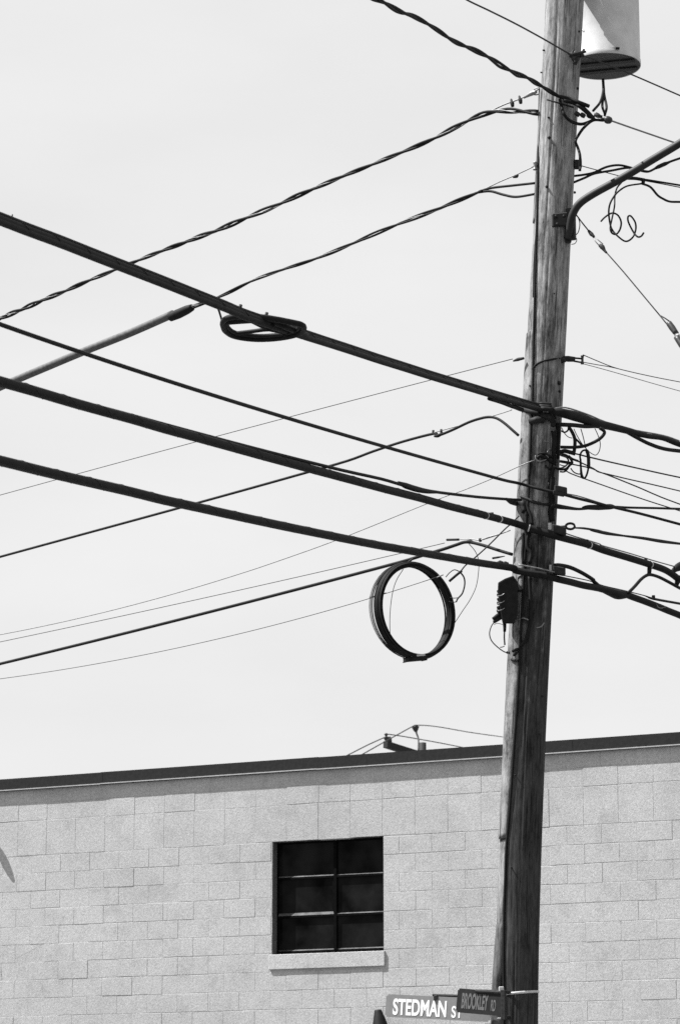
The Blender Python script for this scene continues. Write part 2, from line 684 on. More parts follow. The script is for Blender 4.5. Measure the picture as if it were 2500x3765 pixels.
# reveals of the opening: pale jambs, their shade put into the colour
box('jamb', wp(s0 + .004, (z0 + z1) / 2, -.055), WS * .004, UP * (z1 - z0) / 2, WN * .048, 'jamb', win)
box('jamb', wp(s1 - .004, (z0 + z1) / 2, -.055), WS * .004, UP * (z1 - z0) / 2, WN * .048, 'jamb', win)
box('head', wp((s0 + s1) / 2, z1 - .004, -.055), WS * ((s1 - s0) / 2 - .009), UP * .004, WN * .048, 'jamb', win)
sv = s0 + (s1 - s0) * .535
bars_z = [z0 + (z1 - z0) * .325, z0 + (z1 - z0) * .668]
box('muntin', wp(sv, (z0 + z1) / 2, fo - .014), WS * .017, UP * ((z1 - z0) / 2 - ft), WN * .022, 'frame', win)
def wedge(a, b, zz, h, d, nm='glazing_putty'):
    V = [wp(a, zz, fo - .016), wp(a, zz, fo - .016 + d), wp(a, zz + h, fo - .016),
         wp(b, zz, fo - .016), wp(b, zz, fo - .016 + d), wp(b, zz + h, fo - .016)]
    build(nm, V, [(0, 1, 2), (5, 4, 3), (0, 3, 4, 1), (1, 4, 5, 2), (2, 5, 3, 0)], 'putty', win, V[0], False)
edges_s = [(s0 + ft, sv - .017), (sv + .017, s1 - ft)]
for bz in bars_z:
    for a, b in edges_s:
        box('muntin', wp((a + b) / 2, bz, fo - .014), WS * ((b - a) / 2 - .0005), UP * .012, WN * .020, 'frame', win)
for (a, b), hs in zip(edges_s, ((.030, .012), (.012, .007))):
    wedge(a, b, bars_z[0] + .012, hs[0], .02)
    wedge(a, b, bars_z[1] + .012, hs[1] + .004, .018)
    wedge(a, b, z0 + ft, .012, .015)
# small vertical bead beside the middle bar of the opening light
box('muntin', wp(sv - .03, (bars_z[0] + bars_z[1]) / 2, fo - .012), WS * .008, UP * ((bars_z[1] - bars_z[0]) / 2 - .05), WN * .010, 'frame', win)
zs = [z0 + ft] + bars_z + [z1 - ft]
for i in range(3):
    for a, b in edges_s:
        lo = zs[i] + (.012 if i else 0); hi = zs[i + 1] - (.012 if i < 2 else 0)
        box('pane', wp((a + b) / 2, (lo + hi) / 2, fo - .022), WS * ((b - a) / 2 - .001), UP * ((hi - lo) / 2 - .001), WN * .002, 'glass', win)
# the vent's inner rail at the foot of the lower lights
for a, b in edges_s:
    box('vent_rail', wp((a + b) / 2, z0 + ft + .03, fo - .034), WS * ((b - a) / 2 - .004), UP * .012, WN * .006, 'steel_dark', win)
# dark room behind
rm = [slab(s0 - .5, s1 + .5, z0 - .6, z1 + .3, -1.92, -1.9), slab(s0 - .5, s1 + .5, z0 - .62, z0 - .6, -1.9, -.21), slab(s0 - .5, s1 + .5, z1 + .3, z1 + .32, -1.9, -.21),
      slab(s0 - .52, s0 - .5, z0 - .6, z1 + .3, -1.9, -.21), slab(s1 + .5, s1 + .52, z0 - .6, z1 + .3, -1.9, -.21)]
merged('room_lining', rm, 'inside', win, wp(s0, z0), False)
V, Fc = box_data(wp((-.866 + .544) / 2, (3.672 + 3.846) / 2, -.078), WS * (.544 + .866) / 2, UP * (3.846 - 3.672) / 2, WN * .100, .004)
V = [v - (UP * .012 if (v - W0).dot(WN) > -.05 and v.z > 3.8 else UP * 0) for v in V]
build('sill', V, Fc, 'sill', win, wp(-.866, 3.67), False)

# unseen pipe stub left of the frame, shaped to cast the slanting shadow
ps = thing('shadow_pipe', wp(-4.63, 5.485), 'unseen tapered pipe on the block wall left of the window, shaped for its slanting shadow', 'pipe')
tube('flange', [wp(-4.63, 5.485, .001), wp(-4.63, 5.485, .012)], .075, 'steel_dark', ps, 16, 1)
tube('pipe', [wp(-4.63, 5.485, o_) for o_ in (.012, .075, .095, .12, .15, .18, .205)], [.014, .016, .034, .05, .05, .04, .02], 'steel_dark', ps, 14, 3)

# dark cone below the pale sign
cf = thing('wall_fixture', wp(.55, 2.78), 'dark tapered fixture on the block wall, its top showing below the pale street sign', 'fixture')
tube('hood', [wp(.575, 2.80, .17), wp(.57, 2.95, .17), wp(.555, 3.08, .165), wp(.54, 3.15, .16), wp(.533, 3.195, .155)], [.13, .10, .07, .05, .038], 'rubber', cf, 18, 2)
tube('bracket', [wp(.545, 3.05, .1), wp(.545, 3.05, .002)], .02, 'steel_dark', cf, 10, 1)

# far utility pole behind the roof
YD = 66.0
fp = thing('far_utility_pole', at(1557, 2800, YD + .2).xy.to_3d(), 'distant wooden pole top with tilted crossarm showing above the roof edge', 'utility pole')
top = at(*q('R', 732, 268)[0], YD + .2)
gx = Vector((top.x, top.y, 0))
tube('shaft', [gx, gx.lerp(top, .5), top], [.16, .12, .082], 'steel_dark', fp, 14, 4)
a0 = at(*q('R', 402, 282)[0], YD - 1.0); a1 = at(*q('R', 700, 376)[0], YD)
a2 = a1 + (a1 - a0)
d = (a2 - a0)
V, Fc = box_data((a0 + a2) / 2, d / 2, d.cross(UP).normalized() * .055, d.cross(UP).cross(d).normalized() * .075, .006)
build('crossarm', V, Fc, 'steel_dark', fp, (a0 + a2) / 2, False)
pt = at(*q('R', 672, 128)[0], YD); 
tube('insulator_pin', [at(*q('R', 693, 350)[0], YD), at(*q('R', 695, 240)[0], YD), at(*q('R', 680, 190)[0], YD), at(*q('R', 670, 150)[0], YD)], [.022, .02, .022, .03], 'steel', fp, 8, 4)
tube('insulator', [at(*q('R', 673, 172)[0], YD), at(*q('R', 670, 150)[0], YD), at(*q('R', 668, 126)[0], YD), at(*q('R', 667, 112)[0], YD)], [.03, .065, .09, .03], 'ceramic', fp, 12, 2)
tube('insulator', [at(*q('R', 412, 262)[0], YD - .95), at(*q('R', 415, 240)[0], YD - .95), at(*q('R', 415, 222)[0], YD - .95), at(*q('R', 415, 212)[0], YD - .95)], [.03, .06, .085, .03], 'ceramic', fp, 12, 2)
tube('insulator', [at(*q('R', 450, 265)[0], YD - .2), at(*q('R', 440, 235)[0], YD - .2), at(*q('R', 436, 214)[0], YD - .2)], [.03, .05, .03], 'ceramic', fp, 12, 2)
tube('insulator', [at(*q('R', 409, 210)[0], YD - .95), at(*q('R', 409, 192)[0], YD - .95), at(*q('R', 409, 182)[0], YD - .95)], [.02, .05, .02], 'ceramic', fp, 10, 2)


def dist_wire(label, pts, dy):
    P = [at(u, v, YD + dyy) for (u, v), dyy in zip(pts, dy)]
    tag(tube('overhead_wire', P, px(2.0, YD), 'thin', None, 6, 6), label, 'wire', 'wires on the distant pole')
dist_wire('wire over the top insulator of the distant pole, reaching the tall pole', q('R', 190, 375, 390, 262, 520, 190, 640, 125, 685, 112, 860, 125, 1150, 175, 1440, 216), [-6, -3.5, -2, -.3, 0, 2, 6, 10])
dist_wire('wire from the distant crossarm end sloping down right to the roof edge', q('R', 412, 190, 520, 205, 680, 232, 900, 272, 1130, 318), [-1, 0, 1.5, 4, 7])
dist_wire('wire sloping down left from the distant crossarm end to the roof edge', q('R', 60, 382, 220, 300, 300, 262, 409, 214), [-8, -4, -3, -1])

# ------------------------------------------------------------------ the tall utility pole
PC = [(0, 2076, 70), (450, 2049, 69), (890, 2027, 69.5), (1300, 2007, 72), (1600, 1988.5, 73), (2000, 1965, 74.5), (2650, 1931, 76), (3260, 1909, 77.5), (3600, 1900.5, 78), (3765, 1897, 78.5)]
pvv = np.array([c[0] for c in PC]); puu = np.array([c[1] for c in PC]); prr = np.array([c[2] for c in PC])
cu = np.polyfit(pvv, puu, 3)


def pole_px(v):
    """centre pixel column and half width of the pole at pixel row v"""
    vv = min(max(v, 0), 3765)
    return float(np.interp(vv, pvv, puu)), float(np.interp(vv, pvv, prr))


def pole_c(v, Y=YP):
    u, r = pole_px(v)
    return at(u, v, Y)


def pole_r(v):
    u, r = pole_px(v)
    d = ray(u, v)
    return r * (YP / d.y) / FPX


# sample the centre line by height
hs = []
for v in np.linspace(3765, 0, 40):
    c = pole_c(v); hs.append((c.z, c.x, pole_r(v)))
zs_ = np.array([h[0] for h in hs]); xs_ = np.array([h[1] for h in hs]); rs_ = np.array([h[2] for h in hs])
sl_lo = (xs_[3] - xs_[0]) / (zs_[3] - zs_[0]) * .6
sl_hi = (xs_[-1] - xs_[-6]) / (zs_[-1] - zs_[-6])
xc = np.polyfit(zs_, xs_, 4)
Z_TOP = 12.2


def pole_at(z):
    """(x, radius) of the pole axis at height z"""
    if z < zs_[0]:
        return float(np.polyval(xc, zs_[0]) + (z - zs_[0]) * sl_lo), float(rs_[0] + (zs_[0] - z) * .004)
    if z > zs_[-1]:
        return float(np.polyval(xc, zs_[-1]) + (z - zs_[-1]) * sl_hi), float(rs_[-1] - (z - zs_[-1]) * .006)
    return float(np.polyval(xc, z)), float(np.interp(z, zs_, rs_))


pole = thing('utility_pole', Vector((pole_at(0)[0], YP, 0)), 'tall weathered wooden utility pole leaning slightly right, carrying all the cables', 'utility pole')
NS, NR = 120, 230
checks = []                       # drying cracks: angle, z centre, half length, depth, half width
rp = random.Random(21)
for i in range(60):
    checks.append((rp.uniform(-PI, PI), rp.uniform(1, 11), rp.uniform(.4, 1.8), rp.uniform(.005, .013), rp.uniform(.018, .04)))
V, Fc, UVs = [], [], []
def pole_rad(an, z, r):
    d = .0035 * noise.noise(Vector((math.cos(an) * 2.2, math.sin(an) * 2.2, z * .5))) + .0022 * noise.noise(Vector((math.cos(an) * 9, math.sin(an) * 9, z * .35 + 9)))
    d += .0010 * noise.noise(Vector((math.cos(an) * 26, math.sin(an) * 26, z * .8 + 3)))
    for (a0_, zc, hl, dp, hw) in checks:
        t = abs(z - zc) / hl
        if t < 1:
            wa = a0_ + .05 * math.sin(z * 1.3 + a0_ * 5)
            da = abs((an - wa + PI) % (2 * PI) - PI)
            if da < hw * 1.6:
                d -= dp * (1 - t * t) * max(0, 1 - da / (hw * 1.6))
    return r + d
for i in range(NR + 1):
    z = Z_TOP * i / NR
    x, r = pole_at(z)
    for k_ in range(NS):
        an = 2 * PI * k_ / NS
        rr = pole_rad(an, z, r)
        V.append(Vector((x + math.sin(an) * rr, YP + math.cos(an) * rr, z)))
for i in range(NR):
    for k_ in range(NS):
        k2 = (k_ + 1) % NS
        Fc.append((i * NS + k_, i * NS + k2, (i + 1) * NS + k2, (i + 1) * NS + k_))
        ua_, ub_ = k_ / NS * .92, (k_ + 1) / NS * .92
        za, zb = Z_TOP * i / NR, Z_TOP * (i + 1) / NR
        UVs += [(ua_, za), (ub_, za), (ub_, zb), (ua_, zb)]
Fc.append(tuple(NR * NS + k_ for k_ in range(NS)))
UVs += [(0, 0)] * NS
Fc = [tuple(reversed(f)) if False else f for f in Fc]
build('shaft', V, Fc, 'wood', pole, ORG[pole.name], True, UVs)


def strip(name, an_fn, z0, z1, wid, thick, mat, seed, rag=.25, gap=.002):
    """a thin wooden strip nailed down the pole at angle an_fn(z) (0 = away from camera, -pi/2 = left)"""
    V, Fc, UV = [], [], []
    n = max(int((z1 - z0) / .035), 4)
    R_ = random.Random(seed)
    for i in range(n + 1):
        z = z0 + (z1 - z0) * i / n
        x, r = pole_at(z)
        a = an_fn(z)
        w = wid(z) * (1 + rag * noise.noise(Vector((z * 4.1, seed, 0))) + rag * .6 * noise.noise(Vector((z * 13, seed, 2))))
        th = thick(z) * (1 + rag * .6 * noise.noise(Vector((z * 6.3, seed, 5))))
        ha = w / (2 * r)
        for k_ in range(7):
            f = -1 + 2 * k_ / 6
            rr = r + gap + th * math.sqrt(max(0, 1 - (abs(f) ** 2.2) * .92))
            aa = a + ha * f
            V.append(Vector((x + math.sin(aa) * rr, YP + math.cos(aa) * rr, z)))
        for f in (1, -1):
            aa = a + ha * f
            V.append(Vector((x + math.sin(aa) * (r - .012), YP + math.cos(aa) * (r - .012), z)))
    m_ = 9
    for i in range(n):
        for k_ in range(m_):
            k2 = (k_ + 1) % m_
            Fc.append((i * m_ + k_, i * m_ + k2, (i + 1) * m_ + k2, (i + 1) * m_ + k_))
            za, zb = z0 + (z1 - z0) * i / n, z0 + (z1 - z0) * (i + 1) / n
            UV += [(k_ * .012 + seed, za), ((k_ + 1) * .012 + seed, za), ((k_ + 1) * .012 + seed, zb), (k_ * .012 + seed, zb)]
    Fc.append(tuple(range(m_ - 1, -1, -1))); UV += [(0, 0)] * m_
    Fc.append(tuple(n * m_ + k_ for k_ in range(m_))); UV += [(0, 0)] * m_
    return build(name, V, Fc, mat, pole, V[0], True, UV)


def zrow(v):
    return pole_c(v).z
LEFT = -PI / 2
# pale wood strip beside the ground lead, on the pole's left, in lengths with broken ends
LEAD = [(1983, 330), (1980, 480), (1977, 640), (1973, 800), (1968, 960), (1964, 1120), (1960, 1280), (1957, 1440), (1950, 1600), (1944, 1760), (1936, 1930), (1924, 2130), (1911, 2380),
        (1900, 2580), (1888, 2750), (1878, 2900), (1869, 3010), (1860, 3120), (1855, 3260), (1851, 3400), (1850, 3540), (1851, 3680), (1851, 3765), (1850, 4300)]
lz = np.array([zrow(v) for u, v in LEAD])[::-1]
lth = []
for u, v in LEAD:
    uc, rp_ = pole_px(v)
    lth.append(math.acos(max(-1, min(1, (uc - u) / rp_))))
lth = np.array(lth)[::-1]


def lead_th(z):
    return float(np.interp(z, lz, lth))


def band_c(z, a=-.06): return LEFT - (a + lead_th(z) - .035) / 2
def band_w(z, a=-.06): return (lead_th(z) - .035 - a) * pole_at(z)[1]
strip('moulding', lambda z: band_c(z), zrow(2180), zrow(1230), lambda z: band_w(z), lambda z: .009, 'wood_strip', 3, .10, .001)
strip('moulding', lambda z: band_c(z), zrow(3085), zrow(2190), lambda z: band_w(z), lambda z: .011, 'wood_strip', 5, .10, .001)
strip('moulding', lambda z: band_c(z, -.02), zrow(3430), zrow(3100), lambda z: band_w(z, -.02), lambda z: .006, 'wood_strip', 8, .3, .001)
strip('moulding', lambda z: LEFT - .42, zrow(4200), zrow(3400), lambda z: .105, lambda z: .012 + max(0, min(1, (zrow(3400) - z) / .42)) * .030, 'wood_foot', 9, .4)
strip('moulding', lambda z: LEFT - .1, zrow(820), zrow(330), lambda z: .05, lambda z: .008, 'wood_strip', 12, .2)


def on_pole(u, v, lift=0.0):
    """point on the camera-facing skin of the pole under pixel (u, v)"""
    p = at(u, v, YP)
    x, r = pole_at(p.z)
    dx = max(-r, min(r, p.x - x))
    Y = YP - math.sqrt(max(r * r - dx * dx, 0)) - lift
    return at(u, v, Y)


# ground lead: dark wire running down beside the moulding
gl = LEAD
tube('ground_lead', [on_pole(u, v, .006) for u, v in gl], px(4.2), 'rubber', pole, 8, 4)
tube('ground_lead', [on_pole(u, v, .004) for u, v in q('B', 392, 560, 388, 700, 372, 900, 362, 1100, 358, 1330)], px(2.6), 'rubber', pole, 6, 4)
# bolts, staples and knots
for (u, v, s_) in [q('A', 725, 262)[0] + (7,), q('A', 487, 970)[0] + (7,), q('A', 490, 1135)[0] + (10,), q('A', 470, 1540)[0] + (9,), q('A', 715, 730)[0] + (9,), q('A', 690, 1585)[0] + (8,),
                   q('C', 690, 410)[0] + (14,), q('C', 490, 430)[0] + (6,), q('C', 690, 470)[0] + (9,), q('A', 450, 415)[0] + (6,), q('B', 470, 415)[0] + (7,), (2035, 1080, 5), (1990, 2560, 6), (1895, 2850, 5), (1980, 2700, 6), (1880, 3190, 5)]:
    c = on_pole(u, v, -.004)
    x, r = pole_at(c.z)
    nrm = Vector((c.x - x, c.y - YP, 0)).normalized()
    b_ = s_ * .0019
    sticks('bolt', [([c, c + nrm * .012], b_ * .62), ([c + nrm * .012, c + nrm * .016], b_ * .45)], 'steel_dark', pole, 6)
for (u, v) in [q('A', 415, 595)[0], q('A', 470, 820)[0]]:
    c = at(u, v, YP - .02)
    tube('staple', [c, c + Vector((.05, .0, -.01))], .006, 'steel_dark', pole, 6, 1)
# short bright scratches and staple wires on the shaft
for pts in (q('S', 1000, 1350, 1090, 1325, 1140, 1250), q('S', 610, 1175, 670, 1190, 740, 1160, 850, 1200), q('S', 780, 325, 690, 345, 645, 395, 640, 480, 670, 600)):
    tube('staple_wire', [on_pole(u, v, .008) for u, v in pts], px(3.0), 'bare', pole, 6, 4)

# ------------------------------------------------------------------ transformer
YT = 20.52
tc = at(2221, 245, YT)
zb = tc.z
rT = px(139, YT)
tr = thing('transformer', tc, 'pale grey cylindrical pole transformer hung behind the top of the pole', 'transformer')
NSd = 64
V, Fc = [], []
prof = [(rT - .005, zb + .006), (rT - .004, zb + .001), (rT - .001, zb), (rT, zb + .004), (rT, zb + .035), (rT - .004, zb + .042), (rT - .004, zb + .90), (rT + .010, zb + .91), (rT + .010, zb + .95), (rT * .6, zb + 1.0), (.02, zb + 1.01)]
for (r, z) in prof:
    for k_ in range(NSd):
        an = 2 * PI * k_ / NSd
        V.append(Vector((tc.x + math.cos(an) * r, tc.y + math.sin(an) * r, z)))
for i in range(len(prof) - 1):
    for k_ in range(NSd):
        k2 = (k_ + 1) % NSd
        Fc.append((i * NSd + k_, i * NSd + k2, (i + 1) * NSd + k2, (i + 1) * NSd + k_))
Fc.append(tuple((len(prof) - 1) * NSd + k_ for k_ in range(NSd)))
tk = build('tank', V, Fc, 'tank', tr, tc, True)
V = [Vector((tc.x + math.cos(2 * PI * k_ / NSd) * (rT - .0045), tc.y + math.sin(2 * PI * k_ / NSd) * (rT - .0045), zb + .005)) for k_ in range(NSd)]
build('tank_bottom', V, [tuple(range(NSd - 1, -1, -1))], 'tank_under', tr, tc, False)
dirr = Vector((.97, -.26, 0)).normalized(); pr = Vector((-dirr.y, dirr.x, 0))
for off in (.085, -.075):
    hl = math.sqrt((rT - .02) ** 2 - off * off) - .005
    box('bottom_rib', tc + pr * off - UP * .003, dirr * hl, pr * .026, UP * .0065, 'tank_rib', tr)
# hanger brackets between pole and tank, lug on the tank
for hz in (.53, .82):
    x, r = pole_at(zb + hz)
    a = Vector((x, YP, zb + hz)); b = Vector((tc.x, tc.y, zb + hz)); d = (b - a).normalized()
    box('hanger_bracket', a + d * ((r + ((b - a).length - rT)) / 2), d * (((b - a).length - rT - r) / 2 + .01), d.cross(UP) * .05, UP * .04, 'steel', tr)
c = at(*q('A', 1050, 398)[0], YT - rT - .002)
box('lug', c, Vector((.015, 0, 0)), Vector((0, .012, 0)), UP * .006, 'steel_dark', tr, .002)
for sx in (-.1, .1):
    tube('bushing', [Vector((tc.x + sx, tc.y, zb + .99)), Vector((tc.x + sx, tc.y, zb + 1.1)), Vector((tc.x + sx, tc.y, zb + 1.25))], [.05, .06, .03], 'ceramic', tr, 14, 3)
tube('ground_strap', [at(u, v, YT - rT * .75) for u, v in q('A', 765, 245, 810, 315, 860, 385, 885, 425)], px(4.5), 'steel', tr, 6, 3)
# low-voltage leads hanging from the tank to the splices
YL = 20.05
for pts in (q('A', 930, 655, 932, 750, 905, 845, 850, 912), q('A', 930, 655, 938, 760, 925, 870, 945, 935), q('A', 932, 655, 940, 775, 960, 880, 945, 950)):
    n = len(pts)
    tube('lead', [at(u, v, YT - .08 + (YL - YT + .08) * i / (n - 1)) for i, (u, v) in enumerate(pts)], px(5), 'rubber', tr, 8, 6)

# ------------------------------------------------------------------ street lamp arm
la_pts = q('B', 640, 850, 655, 760, 680, 650, 735, 560, 850, 478, 1100, 340, 1330, 200, 1560, 62, 1800, -90, 2100, -250)
la_Y = [19.88, 19.86, 19.83, 19.80, 19.76, 19.66, 19.56, 19.46, 19.36, 19.24]
lamp = thing('street_lamp_arm', at(*la_pts[0], 19.88), 'dark curved pipe arm of a street lamp rising to the right from the pole', 'street lamp')
tube('arm', [at(u, v, y) for (u, v), y in zip(la_pts, la_Y)], px(15), 'arm', lamp, 16, 8)
pe = at(*la_pts[-1], la_Y[-1]); dd = (pe - at(*la_pts[-2], la_Y[-2])).normalized()
tube('lamp_head', [pe - dd * .05, pe + dd * .05, pe + dd * .25, pe + dd * .5, pe + dd * .62], [.04, .08, .14, .13, .03], 'steel', lamp, 16, 4)
c1 = on_pole(*q('B', 580, 690)[0], .015)
box('base_plate', on_pole(*q('B', 640, 730)[0], .012), Vector((.055, -.02, 0)), Vector((.008, .022, 0)), UP * .12, 'arm', lamp, .006)
box('clamp', on_pole(*q('B', 575, 690)[0], .012), Vector((.058, 0, .006)), Vector((0, .012, 0)), UP * .052, 'arm', lamp, .008)
box('clamp', on_pole(*q('B', 635, 830)[0], .01), Vector((.03, -.01, 0)), Vector((0, .02, 0)), UP * .05, 'arm', lamp, .006)
for u, v in q('B', 545, 660, 555, 725, 610, 660, 640, 800):
    tube('bolt', [on_pole(u, v, .02), on_pole(u, v, .045)], .012, 'steel_dark', lamp, 6, 1)


# ------------------------------------------------------------------ wires and cables
def wire(name, label, P, r, mat, cat='cable', group=None, sides=8, per=5):
    return tag(tube(name, P, r, mat, None, sides, per), label, cat, group)


def ring(name, p, d, r, w, mat, parent):
    d = d.normalized()
    return tube(name, [p - d * w / 2, p + d * w / 2], r, mat, parent, 12, 1)


GR = 'cables strung to the tall pole'
# A thin bare wire crossing at the transformer's foot
pl = run(q('A', -180, 5, 0, 90, 220, 200, 440, 320, 650, 440), ua=2105, Y0=YF)
prt = run(q('A', 700, 452, 800, 470, 960, 530, 1180, 620, 1370, 702, 1560, 785, 1760, 868), ub=2112, Y0=YF)
aw = wire('overhead_wire', 'thin straight wire from the top edge crossing the pole at the transformer foot', run(q('M', 780, -75), ua=2105, Y0=YF) + run(q('M', 900, 0), ua=2105) + pl[1:] + prt, px(3.2), 'thin', 'wire', GR)
ih = thing('insulator_clamp', on_pole(*q('A', 700, 460)[0]), 'dark insulator clamp holding the thin wire on the pole beside the transformer foot', 'insulator')
c = on_pole(*q('A', 705, 470)[0], .0)
tube('insulator', [c + Vector((0, .01, -.035)), c + Vector((0, -.015, -.015)), c + Vector((0, -.02, .005)), c + Vector((0, -.03, .018)), c + Vector((0, -.03, .032))], [.02, .04, .026, .04, .018], 'ceramic', ih, 14, 3)
sticks('clamp', [([at(*q('A', 640, 440)[0], YF - .01), at(*q('A', 690, 450)[0], YF - .012), at(*q('A', 745, 435)[0], YF - .01), at(*q('A', 790, 425)[0], YF)], [.008, .016, .014, .008]),
                 ([at(*q('A', 750, 460)[0], YF), at(*q('A', 775, 405)[0], YF)], [.012, .009]), ([at(*q('A', 660, 470)[0], YF - .01), at(*q('A', 690, 410)[0], YF - .01)], [.011, .008])], 'steel_dark', ih, 8)
sticks('bolt', [([c, c + Vector((.06, -.03, .0))], .012), ([at(*q('A', 690, 505)[0], YF), at(*q('A', 720, 520)[0], YF)], .02)], 'steel_dark', ih, 8)

# B heavy wavy twisted cable coming in at the top
bp_ = q('M', 120, -90, 230, -45, 330, 0, 480, 78, 560, 105, 700, 185, 790, 250, 890, 298, 950, 322, 1060, 380, 1130, 430, 1210, 472, 1280, 498, 1390, 560, 1490, 620)
P = run(bp_, ua=2040, Y0=YF) + run(q('A', 700, 840, 790, 910, 855, 978), Y0=YF + .02)
bt = thing('twisted_cable', P[0], 'heavy wavy black twisted cable entering at the top edge and ending on the pole', 'cable', GR)
twisted('strand', P, [.0105, .0105], .0088, .74, ['rubber', 'rubber'], bt, 6)
jl = thing('splice_loop', at(*q('A', 590, 830)[0], YF), 'black looped jumper cables spliced on the pole just below the transformer', 'jumper cable')
for pts, r in ((q('A', 575, 815, 590, 880, 610, 940, 660, 995, 740, 1022, 800, 1010, 860, 982), 6), (q('A', 560, 790, 650, 812, 740, 845, 815, 875), 7.5), (q('A', 610, 830, 690, 850, 740, 880, 800, 930, 860, 985), 7),
               (q('A', 935, 992, 850, 992, 775, 1050, 725, 1120, 705, 1165, 725, 1220, 742, 1290, 740, 1410), 5.5), (q('A', 735, 1240, 748, 1330, 742, 1405), 4.5)):
    tube('jumper', [at(u, v, YF - .005 + .03 * (i % 2)) for i, (u, v) in enumerate(pts)], px(r), 'rubber', jl, 8, 6)
for x_, y_ in ((720, 940), (765, 950), (820, 955), (885, 950)):
    c = at(*q('A', x_, y_)[0], YF + .03)
    tube('connector', [c + Vector((-.016, 0, .012)), c, c + Vector((.016, 0, -.010))], [.016, .02, .016], 'steel_dark', jl, 8, 2)
tube('connector', [at(*q('A', 470, 820)[0], YF), at(*q('A', 690, 885)[0], YF)], px(3.5), 'rubber', jl, 8, 1)
# D wire leaving right from the splice
dw = wire('overhead_wire', 'thin wire running right from the splice to the street lamp arm', run(q('A', 850, 950, 930, 975, 1000, 995, 1180, 1058, 1360, 1120, 1490, 1165, 1700, 1235), ub=2230, Y0=YF), px(3.6), 'bare', 'wire', GR)
c = at(*q('A', 972, 988)[0], YF)
tube('insulator', [c + Vector((-.03, 0, .008)), c + Vector((-.018, 0, .005)), c, c + Vector((.02, 0, -.005)), c + Vector((.03, 0, -.008))], [.012, .026, .03, .024, .012], 'ceramic', dw, 12, 3)
c = at(*q('A', 890, 955)[0], YF)
tube('clevis', [c + Vector((-.03, 0, .01)), c + Vector((.03, 0, -.01))], .014, 'steel_dark', dw, 8, 1)

# G top service drop: two black conductors twisted round a bare messenger
P = run(q('F', 1240, 260, 1200, 256, 1150, 256, 1100, 268, 1050, 293, 1000, 320, 900, 362, 740, 428, 540, 515, 300, 608, 0, 735, -60, 760), ua=1975, Y0=YP - .03, dl=LD)
sd = thing('service_drop', P[0], 'upper of two twisted service cables falling left from the pole', 'cable', GR)
twisted('strand', P, [.0105, .0105, .004], .0108, .60, ['rubber', 'rubber', 'bare'], sd, 6, .6)
tube('messenger', run(q('M', 1010, 738, 1070, 702, 1150, 665, 1220, 640, 1310, 600, 1365, 565), ua=1980, Y0=YP - .02, dl=LD), px(3), 'bare', sd, 6, 4)
for x_, y_ in ((1188, 660), (1240, 640)):
    (u, v) = q('M', x_, y_)[0]
    a = run([(u - 4, v - 15), (u, v), (u + 2, v + 13)], ua=1980, Y0=YP - .02, dl=LD)
    tube('wedge_clamp', a, [.006, .016, .012], 'steel_dark', sd, 8, 3)
(u, v) = q('M', 1315, 598)[0]
tube('dead_end', run([(u - 30, v + 16), (u, v), (u + 16, v - 6)], ua=1980, Y0=YP - .02, dl=LD), [.008, .018, .012], 'steel', sd, 10, 3)
sticks('clevis', [(run(q('M', 1320, 590, 1335, 568, 1362, 562), ua=1990, Y0=YP - .02, dl=LD), .005), (run(q('M', 1320, 605, 1340, 608, 1362, 602), ua=1990, Y0=YP - .02, dl=LD), .005)], 'steel', sd, 6)

# H second service drop with its plastic guard tube
P = run(q('F', -60, 925, 0, 893, 100, 850, 200, 808, 300, 768, 400, 724, 440, 710, 520, 678, 600, 640, 740, 592, 850, 545, 950, 505, 1050, 465, 1110, 440), ua=1960, Y0=YP - .03, dl=LD)
s2 = thing('service_drop', P[0], 'lower twisted service cable with a grey plastic guard tube at its left end', 'cable', GR)
twisted('strand', P[4:], [.0085, .0085, .0045], .0084, .70, ['rubber', 'rubber', 'bare'], s2, 6, .2)
for pts in (q('F', 1100, 444, 1130, 434, 1180, 428, 1235, 422), q('F', 1100, 444, 1130, 441, 1160, 449, 1190, 454, 1235, 447)):
    tube('strand', run(pts, ua=1975, Y0=YP - .03, dl=LD), px(5), 'rubber', s2, 8, 6)
tube('messenger', run(q('F', 1095, 447, 1150, 420, 1190, 403, 1232, 383), ua=1975, Y0=YP - .03, dl=LD), px(2.4), 'bare', s2, 6, 3)
(u, v) = q('F', 1190, 404)[0]
tube('wedge_clamp', run([(u - 12, v + 8), (u, v + 4), (u + 6, v - 2)], ua=1975, Y0=YP - .03, dl=LD), [.006, .015, .008], 'steel_dark', s2, 8, 3)
(u, v) = q('F', 1233, 383)[0]
tube('spool', [at(u, v - 14, YP - .05), at(u, v - 5, YP - .05), at(u, v + 5, YP - .05), at(u, v + 14, YP - .05)], [.016, .011, .011, .016], 'steel', s2, 10, 3)
gt = P[0:6]
tube('guard_tube', gt, px(15.5, 22), 'guard', s2, 16, 5)
(u, v) = q('F', 420, 719)[0]
ca = run([(u - 42, v + 20), (u - 14, v + 8), (u + 18, v - 7), (u + 38, v - 16)], ua=1960, Y0=YP - .03, dl=LD)
tube('guard_cap', ca, [px(17, 22), px(19, 22), px(17.5, 22), px(13, 22)], 'rubber', s2, 14, 3)

def wob(P, s_):
    return [p + Vector((0, 0, .0035 * noise.noise(Vector((i * .9, s_, 0))))) for i, p in enumerate(P)]


